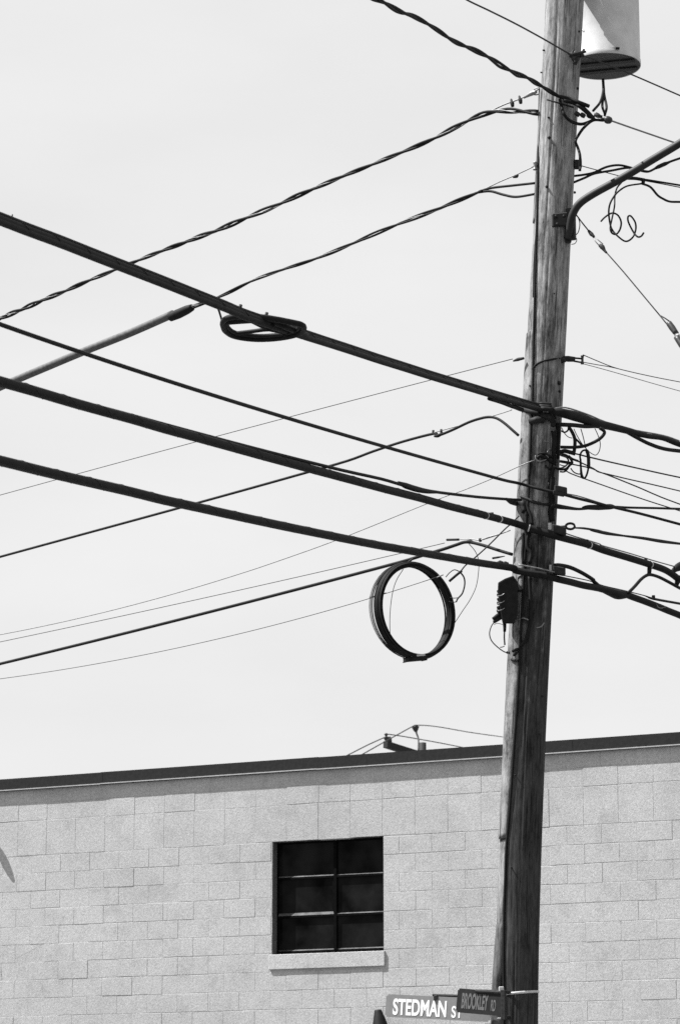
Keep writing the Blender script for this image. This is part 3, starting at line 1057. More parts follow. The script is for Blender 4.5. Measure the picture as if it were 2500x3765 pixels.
def lashing(P, r, pitch, parent):
    C, _ = catmull(P, [0] * len(P), 12)
    D = [0]
    for a, b in zip(C, C[1:]): D.append(D[-1] + (b - a).length)
    fr = frames(C)
    n = int(D[-1] / pitch * 10)
    pts, j = [], 0
    for i in range(n + 1):
        d = D[-1] * i / n
        while j < len(D) - 2 and D[j + 1] < d: j += 1
        t = (d - D[j]) / max(D[j + 1] - D[j], 1e-9)
        c = C[j].lerp(C[j + 1], t); a, b = fr[j][1], fr[j][2]
        an = 2 * PI * d / pitch
        pts.append(c + (a * math.cos(an) + b * math.sin(an)) * r)
    V, Fc = tube_data(pts, [.0016] * len(pts), 5)
    return build('lashing_wire', V, Fc, 'steel_dark', parent, pts[0])


# I upper big cable, with the snowshoe loop
up_px = fit(q('F', -60, 482, 0, 508, 130, 556, 250, 601, 380, 652, 450, 681, 520, 708), 2, 10) + \
        fit(q('F', 560, 727, 640, 752, 700, 771, 850, 820, 1000, 868, 1100, 905, 1180, 925, 1240, 937), 2, 12) + q('C', 560, 580, 640, 590)
P = wob(run(up_px, ua=1960, Y0=YF), 1)
i1 = thing('aerial_cable', P[0], 'uppermost heavy black cable from the left edge, bearing the flat loop', 'cable', GR)
tube('sheath', P, px(11.5), 'rubber', i1, 14, 3)
lashing(P[:-2], px(12.5), .32, i1)
tube('messenger', [p + Vector((0, 0, px(15))) for p in P], px(4.5), 'steel_dark', i1, 8, 3)
tube('second_sheath', [p + Vector((.004, -.01, -px(8))) for p in P[:13]] + [p + Vector((.01, -.02, -px(9))) for p in P[13:]], px(9), 'rubber_grey', i1, 12, 3)
P = run(q('C', 620, 605, 720, 625, 800, 645, 880, 670, 960, 700, 1050, 718, 1200, 755, 1330, 790, 1440, 805, 1560, 850, 1800, 925), ub=2064, Y0=YF)
tube('sheath', P, [px(10), px(17), px(19), px(18), px(17), px(15), px(13), px(10), px(10), px(11), px(11)], 'rubber', i1, 14, 4)
P = run(q('C', 1180, 760, 1260, 805, 1340, 845, 1440, 880, 1560, 898, 1800, 920), ub=2064, Y0=YF)
tube('branch', P, px(7.5), 'rubber', i1, 10, 4)
tube('messenger', run(q('C', 640, 598, 740, 585, 900, 635, 1020, 685, 1190, 738, 1440, 785, 1560, 825), ub=2064, Y0=YF), px(3), 'steel', i1, 6, 4)
tube('branch', run(q('C', 710, 708, 800, 712, 880, 720, 960, 718), ub=2064, Y0=YF), px(8), 'rubber', i1, 10, 4)
tube('branch', [on_pole(u, v, .02) for u, v in q('C', 350, 565, 420, 595, 500, 615, 580, 640, 640, 660)], px(10), 'rubber', i1, 10, 4)
tube('branch', run(q('C', 190, 520, 280, 548, 350, 575, 430, 600), ua=1960, Y0=YF), px(7), 'rubber', i1, 10, 4)
sticks('pole_clamp', [([on_pole(u, v, .03) for u, v in q('C', 480, 685, 540, 672, 590, 680)], [.02, .026, .018]), ([on_pole(u, v, .03) for u, v in q('C', 560, 640, 620, 645, 660, 690)], [.02, .03, .02]),
                      ([on_pole(u, v, .02) for u, v in q('C', 640, 620, 660, 660, 650, 720)], .018)], 'steel_dark', i1, 10)
for (k_, x_, y_) in (('C', 235, 490), ('C', 335, 505), ('J', 480, 325), ('J', 730, 400), ('G', 57, 240)):
    (u, v) = q(k_, x_, y_)[0]
    a = run([(u, v + 10), (u + 2, v - 3)], ua=1960, Y0=YF)
    tube('hanger_bolt', a, [.008, .010] if k_ != 'G' else [.004, .003], 'steel_dark', i1, 6, 1)

# snowshoe: cable storage loop lying flat on the messenger
zc_ = run(q('J', 700, 440), ua=1960, Y0=YF)[0].z
ss = thing('storage_loop', atz(*q('J', 700, 540)[0], zc_), 'flat oval loop of spare cable on a cross frame, slung on the uppermost heavy cable', 'cable loop')
rim = q('J', 312, 505, 335, 562, 410, 612, 560, 640, 720, 645, 900, 628, 1045, 592, 1090, 548, 1070, 508, 960, 482, 800, 452, 640, 432, 480, 428, 370, 440, 322, 468)
P = [atz(u, v, zc_ - .01) for u, v in rim]
PP, RR = catmull(P + [P[0]], [px(11, 16)] * (len(P) + 1), 5)
V, Fc = tube_data(PP[:-1], RR[:-1], 10, True)
build('rim', V, Fc, 'rubber', ss, P[0])
P2 = [p.lerp(sum(P, Vector()) / len(P), .10) + Vector((0, 0, .012)) for p in P]
PP, RR = catmull(P2 + [P2[0]], [px(8, 16)] * (len(P2) + 1), 5)
V, Fc = tube_data(PP[:-1], RR[:-1], 10, True)
build('cable_turn', V, Fc, 'rubber_grey', ss, P2[0])
def zb_(k, xy, r, nm, mat='rubber', dz=0):
    tube(nm, [atz(u, v, zc_ + dz) for u, v in q(k, *xy)], px(r, 16), mat, ss, 8, 4)
zb_('J', (410, 592, 560, 575, 700, 556, 800, 548, 950, 520), 8, 'cross_bar')
zb_('J', (590, 470, 680, 515, 760, 550, 860, 570, 960, 600), 9, 'cross_bar', 'rubber', .005)
zb_('J', (315, 480, 380, 470, 480, 462, 600, 455), 15, 'cross_bar', 'rubber', .0)
zb_('J', (210, 300, 262, 345, 285, 400, 305, 470), 4, 'tie_wire', 'rubber_grey', .03)
zb_('J', (890, 590, 960, 612, 1030, 592, 1080, 560), 10, 'cross_bar', 'rubber')
tube('tail', [atz(*q('J', 800, 470)[0], zc_), atz(*q('J', 950, 540)[0], zc_ - .01), run(q('J', 1120, 610), ua=1960, Y0=YF)[0]], px(12, 16), 'rubber', ss, 10, 6)

# J plain cable between the big ones
P = run(fit(q('G', -60, 722, 0, 742, 200, 810, 400, 880, 800, 1015, 1568, 1245) + q('C', 0, 1030, 150, 1068, 300, 1106), 3, 16), ua=1950, Y0=YF) + run(q('C', 400, 1130, 560, 1172, 700, 1205), Y0=YF) + \
    run(q('C', 830, 1240, 960, 1272, 1070, 1300, 1280, 1350, 1560, 1425, 1800, 1490), ub=2060, Y0=YF)
jc = wire('aerial_cable', 'slender black cable between the two upper heavy ones, crossing the pole', P, px(5.6), 'rubber', 'cable', GR, 10)
tube('messenger', run(q('C', 740, 1205, 830, 1222, 960, 1262, 1070, 1296), ub=2060, Y0=YF), px(2.2), 'bare', jc, 6, 3)
c = on_pole(*q('C', 690, 1180)[0], .03)
box('pole_clamp', at(*q('C', 705, 1180)[0], YF), Vector((.045, 0, -.01)), Vector((0, .03, 0)), UP * .024, 'steel_dark', jc, .006)
box('pole_clamp', at(*q('C', 690, 1205)[0], YF - .01), Vector((.04, 0, -.008)), Vector((0, .02, 0)), UP * .014, 'steel_dark', jc, .004)
box('clamp_plate', on_pole(*q('P', 1003, 120)[0], .01), Vector((.009, 0, 0)), Vector((0, .006, 0)), UP * .028, 'strap', jc)

# K middle heavy cable with straps
kl = fit(q('F', -60, 862, 0, 879, 150, 922, 300, 966, 500, 1021, 700, 1077, 900, 1131, 1050, 1171, 1140, 1194, 1185, 1206), 2, 18)
kv = np.polyfit([p[0] for p in kl], [p[1] for p in kl], 2)
kr = q('P', 765, 602, 900, 640, 1060, 690, 1250, 740, 1455, 795) + q('Q', 400, 1430, 700, 1520, 980, 1608, 1150, 1668, 1260, 1735, 1330, 1785, 1500, 1850)
P = wob(run(kl, ua=1900, Y0=YF), 2) + run(kr, ub=2050, Y0=YF)
kc = thing('aerial_cable', P[0], 'middle heavy black cable with pale straps, crossing the pole', 'cable', GR)
tube('sheath', P, px(13.2), 'rubber', kc, 14, 3)
lashing(P[:17], px(13.7), .38, kc)
def along(pxs, *a, **k):
    return run(pxs, *a, **k)
for x_, y_ in ((265, 478), (422, 528), (765, 602)):
    u = q('P', x_, y_)[0][0]
    v = float(np.polyval(kv, u)) if u < 1895 else q('P', x_, y_)[0][1]
    a, b = run([(u - 4, v - 1.1), (u + 4, v + 1.1)], ua=1900, Y0=YF)
    ring('strap', (a + b) / 2, b - a, px(13.9), px(5), 'strap', kc)
for k_, x_, y_ in (('P', 1458, 797), ('Q', 975, 1606)):
    (u, v) = q(k_, x_, y_)[0]
    a, b = run([(u - 4, v - 1.2), (u + 4, v + 1.2)], ub=2050, Y0=YF)
    ring('strap', (a + b) / 2, b - a, px(14.6), px(5), 'strap', kc)
tube('messenger', run(q('P', 200, 428, 330, 455, 420, 478, 560, 515, 700, 550, 780, 575), ua=1900, Y0=YF), px(2.6), 'steel', kc, 6, 3)
tube('messenger', run(q('P', 1170, 655, 1300, 700, 1568, 780) + q('Q', 380, 1370, 700, 1460, 1000, 1552, 1330, 1645, 1500, 1695), ub=2050, Y0=YF), px(2.4), 'bare', kc, 6, 3)
for x_, y_ in ((335, 442), (402, 492)):
    (u, v) = q('P', x_, y_)[0]
    a = run([(u, v - 6), (u, v + 8)], ua=1900, Y0=YF)
    tube('hanger', a, [.014, .012], 'steel_dark', kc, 8, 1)
for k_, x_, y_ in (('P', 1430, 760), ('Q', 920, 1555)):
    (u, v) = q(k_, x_, y_)[0]
    tube('hanger', run([(u, v - 8), (u, v + 10)], ub=2050, Y0=YF), [.012, .014], 'steel_dark', kc, 8, 1)
tube('pole_clamp', [on_pole(u, v, .025) for u, v in q('P', 740, 560, 750, 600, 745, 640)], [.02, .03, .022], 'steel_dark', kc, 10, 3)
c = at(*q('P', 1110, 625)[0], YF)
box('pole_clamp', c, Vector((.05, 0, -.012)), Vector((0, .03, 0)), UP * .030, 'steel_dark', kc, .008)
box('clamp_plate', on_pole(*q('P', 1003, 580)[0], .012), Vector((.012, 0, 0)), Vector((0, .006, 0)), UP * .024, 'strap', kc)
tube('hanger', run(q('Q', 968, 1600, 966, 1660, 962, 1720), ub=2050, Y0=YF), [.014, .017, .015], 'rubber', kc, 8, 2)
tube('splice_end', run(q('Q', 1240, 1700, 1320, 1640, 1400, 1620, 1500, 1660), ub=2050, Y0=YF), [.014, .03, .04, .04], 'rubber', kc, 12, 4)
tube('splice_end', run(q('Q', 1300, 1860, 1330, 1790, 1420, 1760), ub=2050, Y0=YF), [.016, .024, .03], 'rubber', kc, 12, 4)
tube('jumper', run(q('Q', 1345, 1900, 1200, 1820, 1080, 1760, 985, 1732, 930, 1740, 860, 1790, 780, 1880, 700, 1960), ub=2050, Y0=YF - .02), px(6.5), 'rubber', kc, 8, 5)
# eye bolt and preformed tail running right of it
ew = thing('guy_strand', at(*q('P', 1180, 600)[0], YF), 'frayed strand held by a ring right of the pole above the middle heavy cable', 'wire', GR)
ep = [at(*q('P', 1240 + 52 * math.cos(a), 580 + 34 * math.sin(a))[0], YF) for a in np.linspace(0, 2 * PI, 13)[:-1]]
V, Fc = tube_data(ep, [.009] * 12, 8, True)
build('eye_ring', V, Fc, 'steel_dark', ew, ep[0])
tube('strand', run(q('P', 1290, 600, 1400, 605, 1568, 632) + q('Q', 240, 1175, 420, 1215, 640, 1248, 880, 1278, 1100, 1315, 1330, 1345, 1500, 1365), ub=2075, Y0=YF), [px(2.5), px(4), px(4.5), px(5), px(7), px(4), px(6), px(7), px(5), px(5)], 'steel_dark', ew, 8, 4)
tube('strand', run(q('P', 1290, 595, 1400, 596, 1568, 624) + q('Q', 420, 1200, 640, 1240), ub=2075, Y0=YF), px(1.8), 'bare', ew, 6, 3)
tube('bolt', [at(*q('P', 1080, 600)[0], YF + .02), at(*q('P', 1190, 590)[0], YF)], .014, 'steel_dark', ew, 8, 1)

# L slender cable above the middle one, spliced, dead-ended on the pole
kv = np.polyfit([p[0] for p in kl], [p[1] for p in kl], 2)
lof = ((-90, -2), (100, 2), (300, 9), (446, 13), (741, 16), (1000, 20), (1250, 26), (1400, 33))
P = run([(u, float(np.polyval(kv, u)) - o_) for u, o_ in lof] + q('F', 925, 1118, 960, 1128, 1000, 1134, 1100, 1146, 1180, 1152) + q('C', 330, 1248, 420, 1250), ua=1900, Y0=YF)
lc = thing('aerial_cable', P[0], 'slender cable just above the middle heavy one, with a thick splice left of the pole', 'cable', GR)
tube('sheath', P, px(5.2), 'rubber', lc, 10, 3)
tube('splice', run(q('F', 918, 1113, 935, 1120, 960, 1128, 985, 1133, 1010, 1135), ua=1900, Y0=YF), [px(5), px(10), px(10), px(8), px(5)], 'rubber', lc, 10, 4)
tube('dead_end', [on_pole(u, v, .02) if u > 1880 else at(u, v, YF) for u, v in q('C', 310, 1242, 350, 1262, 390, 1272, 430, 1270, 440, 1300, 445, 1330)], [px(5), px(11), px(12), px(11), px(9), px(8)], 'steel_dark', lc, 10, 4)
tube('bolt', [on_pole(u, v, .01) for u, v in q('C', 420, 1225, 460, 1240, 520, 1268, 600, 1280, 660, 1290)], px(6), 'steel_dark', lc, 8, 4)
tube('sheath', run(q('C', 650, 1290, 700, 1300, 760, 1308, 830, 1316, 900, 1312, 1000, 1302, 1080, 1300, 1200, 1306, 1400, 1310, 1560, 1315, 1800, 1320), ub=2045, Y0=YF), [px(9), px(9), px(7), px(5), px(5), px(5), px(5), px(4.5), px(4.5), px(4.5), px(4.5)], 'rubber', lc, 10, 4)
tube('splice', run(q('C', 865, 1308, 900, 1304, 980, 1304, 1060, 1300, 1095, 1302), ub=2045, Y0=YF), [px(5), px(9), px(11), px(11), px(6)], 'rubber', lc, 10, 4)

# M lowest heavy cable
ml = fit(q('F', -60, 1047, 0, 1063, 150, 1099, 300, 1133, 500, 1180, 700, 1224, 900, 1262, 1000, 1280, 1100, 1296, 1180, 1310), 3, 18)
mr_ = q('C', 480, 1795 - 1000, 500, 800)
mr_ = q('P', 600, 1085, 760, 1120, 950, 1150, 1100, 1190, 1250, 1225) + q('Q', 150, 1865, 330, 1898, 500, 1945, 640, 1965, 760, 2010, 900, 2060, 1080, 2130, 1200, 2180, 1340, 2235, 1500, 2310)
P = wob(run(ml, ua=1890, Y0=YF), 3) + run(mr_, ub=2040, Y0=YF)
mc = thing('aerial_cable', P[0], 'lowest heavy black cable from the left edge, just above the hanging coil', 'cable', GR)
tube('sheath', P, px(13), 'rubber', mc, 14, 3)
lashing(P[:17], px(13.5), .35, mc)
tube('messenger', run(q('P', 640, 1020, 800, 1050, 950, 1080, 1060, 1110), Y0=YF - .03), px(2.5), 'steel', mc, 6, 3)
tube('messenger', run(q('P', 1150, 1145, 1400, 1195) + q('Q', 260, 1820, 400, 1870, 640, 1925, 900, 1990, 1010, 2030, 1340, 2090, 1500, 2120), ub=2040, Y0=YF), [px(2)] * 6 + [px(5)] * 3, 'steel_dark', mc, 6, 3)
for x_, y_, s_ in ((430, 1000, 10), (490, 1010, 7)):
    (u, v) = q('P', x_, y_)[0]
    tube('hanger', run([(u - 8, v), (u + 8, v)], ua=1890, Y0=YF), [.010, .012], 'steel_dark', mc, 8, 1)
    tube('hanger', run([(u, v - 8), (u + 1, v + 14)], ua=1890, Y0=YF), .009, 'steel_dark', mc, 8, 1)
box('pole_clamp', at(*q('P', 1110, 1095)[0], YF), Vector((.045, 0, -.008)), Vector((0, .03, 0)), UP * .028, 'steel_dark', mc, .008)
box('clamp_plate', on_pole(*q('P', 1010, 1065)[0], .012), Vector((.008, 0, 0)), Vector((0, .006, 0)), UP * .025, 'strap', mc)
tube('branch', run(q('P', 1060, 1030, 1120, 1030, 1240, 1055, 1380, 1120, 1500, 1195) + q('Q', 270, 1810, 350, 1880), ub=2040, Y0=YF), px(7.5), 'rubber', mc, 10, 4)
tube('splice', run(q('Q', 330, 1890, 450, 1935, 560, 1975, 620, 1980, 700, 1980), ub=2040, Y0=YF), [px(10), px(15), px(19), px(17), px(12)], 'rubber', mc, 12, 4)
(u, v) = q('Q', 1015, 2010)[0]
box('hanger', run([(u, v)], ub=2040, Y0=YF)[0], Vector((.012, 0, 0)), Vector((0, .01, 0)), UP * .014, 'steel_dark', mc, .003)
tube('lashing', run(q('Q', 1050, 2095, 1075, 2135, 1120, 2145, 1170, 2125), ub=2040, Y0=YF - .04), px(1.8), 'bare', mc, 6, 3)

# N drop cable with a hump beside the pole
P = run(fit(q('F', -60, 1301, 0, 1284, 200, 1231, 400, 1174, 560, 1130, 700, 1094, 800, 1062), 3, 9) + q('F', 860, 1041, 930, 1018, 1000, 1000) + q('U', 600, 288, 750, 230, 920, 150, 1050, 108, 1140, 95, 1220, 112, 1300, 165, 1380, 235, 1440, 288), ua=1900, Y0=YP - .06, dl=LD)
nc = wire('drop_cable', 'black drop cable rising from the left edge to a hump beside the pole', P, px(5.2), 'rubber', 'cable', GR, 10, 4)
tube('messenger', run(q('U', 90, 405, 300, 335, 540, 262, 640, 235, 800, 190, 1000, 130, 1180, 80, 1280, 50, 1370, 20), ua=1900, Y0=YP - .06, dl=LD), px(2), 'bare', nc, 6, 3)
for x_, y_ in ((548, 250), (632, 240)):
    (u, v) = q('U', x_, y_)[0]
    tube('clamp', run([(u, v - 6), (u, v + 8)], ua=1900, Y0=YP - .06, dl=LD), .009, 'steel_dark', nc, 8, 1)
(u, v) = q('U', 600, 285)[0]
tube('clamp', run([(u - 14, v + 4), (u, v + 2), (u + 18, v - 8)], ua=1900, Y0=YP - .06, dl=LD), [.008, .014, .009], 'rubber', nc, 8, 3)

# thin wires
def thin(name, label, pts, r=1.5, mat='thin', ua=1900, ub=None, Y0=YP - .08, dl=LD, dr=RM, deg=None, n=16):
    if deg: pts = fit(pts, deg, n)
    return wire(name, label, run(pts, ua=ua, ub=ub, Y0=Y0, dl=dl, dr=dr), px(r), mat, 'wire', 'thin wires at the pole', 6, 3)

ow = thin('drop_wire', 'hair-thin wire meeting the pole at the spool, high above the heavy cables', q('F', -40, 1152, 0, 1142, 300, 1063, 640, 968, 900, 898, 1050, 858) + q('C', 0, 338, 180, 290, 360, 232), 1.5, ua=1920, deg=2)
tube('dead_end', run(q('C', 365, 250, 400, 238, 440, 230), ua=1925, Y0=YP - .08, dl=LD), [px(3), px(7), px(5)], 'steel_dark', ow, 8, 3)
tube('tail', [on_pole(u, v, .006) for u, v in q('C', 500, 312, 530, 275, 580, 250, 640, 238, 720, 228)], px(4), 'rubber', ow, 6, 4)
thin('drop_wire', 'thin wire slanting up to the tangled loops at the pole', fit(q('H', -40, 930, 0, 920, 230, 872, 620, 780, 850, 720, 1000, 675, 1250, 590), 2, 10) + q('H', 1568, 478) + q('F', 1000, 1155) + q('C', 0, 1183, 240, 1085, 420, 1002, 520, 963), 1.9, 'bare', Y0=YP - .17, ua=1935)
qw = thin('drop_wire', 'hair-thin wire just above the stout drop cable, left of the coil', q('H', -40, 963, 0, 954, 300, 890, 1000, 740, 1568, 612) + q('K', 0, 300, 430, 200, 860, 108), 1.4, deg=2, ua=1880)
P2_ = run(q('K', 960, 78, 1060, 70, 1150, 80, 1230, 55, 1300, 35, 1400, 0), ua=1890, Y0=YP - .08, dl=LD)
tube('tail', P2_, [px(1.5), px(2), px(2.5), px(4), px(3), px(2)], 'bare', qw, 6, 3)
tube('connector', run(q('K', 878, 78, 930, 77, 978, 76), ua=1890, Y0=YP - .08, dl=LD), px(4.5), 'rubber', qw, 8, 2)
tube('connector', run(q('K', 1150, 68, 1155, 92), ua=1890, Y0=YP - .08, dl=LD), px(5.5), 'steel_dark', qw, 8, 1)
tube('connector', run(q('K', 1255, 230, 1300, 222, 1355, 213), ua=1890, Y0=YP - .08, dl=LD), [px(4), px(4), px(1.5)], 'rubber', qw, 8, 2)
rw = wire('drop_cable', 'stout black drop cable passing over the top of the hanging coil', run(fit(q('H', -60, 1070, 0, 1055, 400, 958, 850, 845, 1250, 742, 1568, 660) + q('K', 0, 392, 300, 318, 520, 252), 2, 12) + q('K', 700, 200, 850, 155, 960, 118, 1020, 98, 1070, 98, 1120, 108, 1200, 130, 1300, 163, 1415, 198), ua=1890, Y0=YP - .08, dl=LD), px(6.2), 'rubber', 'cable', GR, 10, 4)
tube('clamp', run(q('K', 1040, 95, 1070, 92, 1095, 100), ua=1890, Y0=YP - .08, dl=LD), [px(6), px(8), px(5)], 'rubber', rw, 8, 3)
thin('drop_wire', 'lowest hair-thin wire, running behind the hanging coil', fit(q('H', -40, 1131, 0, 1125, 400, 1060, 900, 962, 1250, 884, 1568, 800) + q('K', 0, 625, 200, 570, 380, 515, 600, 450, 850, 368), 2, 14), 1.3)
thin('tie_wire', 'thin wire slanting from the pole down to the hanging coil', q('P', 650, 460, 570, 540, 480, 620, 300, 800, 150, 935, 30, 1035) + q('K', 985, 345, 900, 415), 2.6, ua=1905, Y0=YP - .15)
tube('tail', run(q('K', 1000, 335, 950, 375, 900, 418), ua=1905, Y0=YP - .15, dl=LD), px(5), 'rubber', bpy.data.objects[[o.name for o in bpy.data.objects if o.name.startswith('tie_wire')][-1]], 8, 3)

# right-hand spool and its wires
sp = thing('wire_spool', at(*q('C', 740, 235)[0], YP - .05), 'dark spool bracket on the right of the pole high above the heavy cables', 'bracket')
tube('bracket', [at(*p, YP - .06) for p in q('C', 715, 232, 760, 234, 810, 238)], [.018, .022, .018], 'steel_dark', sp, 10, 2)
sticks('yoke', [([at(*p, YP - .06) for p in q('C', 800, 228, 850, 232, 868, 238)], .007), ([at(*p, YP - .06) for p in q('C', 800, 250, 845, 258, 870, 262)], .007)], 'steel_dark', sp, 8)
tube('spool', [at(*p, YP - .06) for p in q('C', 862, 212, 862, 228, 862, 252, 862, 272)], [.013, .009, .009, .013], 'ceramic', sp, 12, 2)
tube('bolt', [on_pole(*q('C', 705, 250)[0], .0), at(*q('C', 735, 240)[0], YP - .06)], .02, 'steel_dark', sp, 8, 1)
for lab, pts, r in (('upper of the thin wires leaving the spool to the right', q('C', 866, 205, 960, 245, 1080, 293, 1200, 325, 1380, 365, 1560, 400, 1800, 447), 1.7),
                    ('middle thin wire leaving the spool, joining the upper one', q('C', 868, 258, 960, 275, 1050, 290, 1120, 305), 1.6),
                    ('lower hair-thin wire leaving the spool to the right edge', q('C', 868, 270, 1000, 305, 1200, 362, 1400, 420, 1560, 465, 1800, 530), 1.3)):
    thin('drop_wire', lab, pts, r, 'thin', None, 2110, YP - .06)

# drop wires fanning out right below the upper cable
fan = [('topmost of the four drop wires fanning right from the tangle', q('O', 720, 910, 900, 930, 1080, 975) + q('Q', 210, 270, 420, 320, 720, 388, 1050, 462, 1330, 522, 1500, 556), 3.0),
       ('second of the four drop wires fanning right from the tangle', q('O', 720, 950, 880, 1000, 1080, 1090, 1160, 1130) + q('Q', 330, 455, 440, 482, 700, 545, 1000, 612, 1330, 690, 1500, 730), 2.6),
       ('third drop wire of the fan, crossing below the second', q('O', 720, 1040, 880, 1070, 1080, 1110, 1160, 1135) + q('Q', 340, 455, 440, 490, 640, 570, 840, 652, 1100, 765, 1330, 852, 1500, 915), 2.6),
       ('lowest of the four drop wires fanning right from the tangle', q('O', 720, 1120, 800, 1155) + q('Q', 0, 480, 160, 540, 420, 632, 720, 738, 1000, 832, 1200, 895, 1360, 945), 2.3)]
for lab, pts, r in fan:
    thin('drop_wire', lab, pts, r, 'thin', None, 2100, YF + .06)

tg = thing('wire_tangle', at(*q('O', 900, 900)[0], YF), 'tangle of looped black wires hanging on the right of the pole under the upper cable', 'wire tangle')
tangle = [(('O', 730, 850, 900, 852, 1050, 832, 1200, 765, 1275, 700, 1290, 650, 1230, 605), 6.2, 0), (('O', 835, 590, 880, 660, 912, 745, 912, 850, 895, 950), 6.5, .02),
          (('O', 1050, 880, 1075, 910, 1092, 1000, 1088, 1100, 1070, 1190, 1040, 1245, 1000, 1232, 990, 1150, 990, 1050, 980, 960, 1010, 900, 1060, 885), 3.6, .03),
          (('O', 1065, 890, 1085, 960, 1090, 1060, 1088, 1120), 6.5, .03), (('O', 985, 1000, 988, 1080, 1000, 1190, 1020, 1245), 4, .01),
          (('O', 650, 1110, 720, 1135, 800, 1128, 850, 1080, 880, 1050, 850, 990, 790, 950, 720, 940), 4.6, -.02), (('O', 720, 915, 780, 900, 850, 915, 920, 935), 8, .0),
          (('O', 640, 1095, 720, 1120, 790, 1095, 830, 1040, 810, 985, 730, 955), 3, -.04), (('O', 720, 1030, 800, 1042, 880, 1058), 5, .02), (('O', 830, 960, 880, 1000, 960, 1030), 4.4, 0),
          (('O', 900, 615, 940, 700, 1000, 800, 1050, 860, 1110, 920, 1180, 952, 1225, 900, 1238, 800, 1210, 700, 1170, 610), 1.6, .04), (('O', 990, 615, 1020, 720, 1045, 830, 1060, 880), 1.8, .05),
          (('O', 740, 640, 780, 660, 820, 640, 835, 600), 3.2, .02), (('O', 745, 600, 780, 670, 830, 720, 880, 735), 1.6, .0), (('O', 860, 1120, 900, 1170, 960, 1195, 1000, 1185), 2.4, .02),
          (('O', 720, 1165, 780, 1165, 830, 1120), 3, -.02), (('O', 720, 1075, 780, 1090, 840, 1060), 2, .03), (('O', 920, 740, 960, 780, 1010, 840), 4, .03)]
for a, r, dy in tangle:
    tube('wire_loop', [at(u, v, YF + .05 + dy) for u, v in q(*a)], px(r), 'rubber' if r > 2.5 else 'thin', tg, 8, 6)
# the part of the tangle lying on the pole
for a, r, m_ in ((('O', 410, 960, 415, 1000, 450, 1030, 520, 1020, 570, 985, 540, 950), 2.6, 'bare'), (('O', 440, 940, 520, 930, 580, 960, 640, 980, 700, 960), 5, 'rubber'), (('O', 430, 990, 480, 960, 560, 1000, 640, 1060), 6, 'rubber'),
                 (('O', 520, 770, 550, 780, 590, 790), 2, 'bare'), (('O', 560, 920, 580, 880, 600, 870), 2, 'bare'), (('O', 640, 960, 670, 950, 690, 940), 3, 'bare'), (('O', 540, 1080, 560, 1110, 600, 1130, 660, 1140), 3.5, 'rubber'),
                 (('O', 640, 640, 650, 760, 640, 900, 650, 1050, 620, 1200, 610, 1340), 9, 'rubber'), (('O', 690, 540, 700, 700, 690, 860, 690, 1000), 9, 'rubber')):
    tube('wire_loop', [on_pole(u, v, .012) for u, v in q(*a)], px(r), m_, tg, 8, 5)
# cables clipped down the dark side of the pole
rs_run = thing('riser_cable', on_pole(*q('P', 1020, 60)[0]), 'black cable strapped down the pole between the slender and the lowest heavy cable', 'cable')
tube('sheath', [on_pole(u, v, .012) for u, v in q('P', 1030, 20, 1020, 160, 1030, 300, 1015, 420, 1030, 520)], px(13), 'rubber', rs_run, 10, 4)
tube('sheath', [on_pole(u, v, .012) for u, v in q('P', 690, 430, 710, 380, 720, 320, 760, 400, 790, 470, 800, 560)], px(6), 'rubber', rs_run, 8, 4)
tube('sheath', [on_pole(u, v, .010) for u, v in q('P', 690, 660, 700, 760, 690, 900, 700, 1010)], px(6), 'rubber', rs_run, 8, 4)
tube('sheath', [on_pole(u, v, .010) for u, v in q('P', 770, 650, 745, 740, 750, 830, 790, 900, 770, 1010)], px(7), 'rubber', rs_run, 8, 4)
tube('sheath', [on_pole(u, v, .012) for u, v in q('S', 860, 330, 880, 700, 890, 1000, 880, 1250, 800, 1560, 690, 1700)], px(6), 'rubber', rs_run, 8, 4)

# wires right of the pole behind the lamp arm
YB = YP + .05
bh = [('pair of black wires arching from the pole behind the lamp arm', (q('B', 690, 330, 780, 318, 860, 300, 960, 255, 1060, 240, 1150, 258, 1200, 275), q('B', 690, 382, 780, 345, 860, 310, 1000, 285, 1140, 262, 1240, 283, 1300, 293)), 4.6),
      ('black wire rising to the right edge beyond the lamp arm, with a thick splice', (q('B', 1230, 284, 1300, 294, 1370, 262, 1440, 228, 1560, 185, 1800, 110),), 4.6),
      ('paired black wires leaving the lamp arm to the right edge', (q('B', 1080, 350, 1150, 346, 1270, 358, 1420, 382, 1560, 405, 1800, 445), q('B', 1270, 368, 1420, 395, 1560, 422, 1800, 466)), 4.0),
      ('black wire sagging below the lamp arm to the right edge', (q('B', 1250, 392, 1320, 420, 1380, 488, 1430, 520, 1480, 540, 1560, 543, 1800, 545),), 4.6)]
for lab, ptss, r in bh:
    t_ = thing('jumper_wire', at(*ptss[0][0], YB), lab, 'wire')
    for i, pts in enumerate(ptss):
        tube('conductor', run(pts, ub=2112, Y0=YB, dr=(.8, .35)), px(r if not (i == 1 and 'paired' in lab) else 2.2), 'rubber', t_, 8, 5)
    if 'splice' in lab:
        tube('splice', run(q('B', 1350, 272, 1390, 252, 1440, 230, 1480, 215), ub=2112, Y0=YB, dr=(.8, .35)), [px(4), px(8), px(8), px(4)], 'rubber', t_, 8, 4)
    if 'paired' in lab:
        tube('splice', run(q('B', 1130, 347, 1200, 350, 1270, 362), ub=2112, Y0=YB, dr=(.8, .35)), px(7), 'rubber', t_, 8, 3)
        tube('splice', run(q('B', 1255, 355, 1262, 375, 1258, 395), ub=2112, Y0=YB, dr=(.8, .35)), px(7), 'rubber', t_, 8, 3)
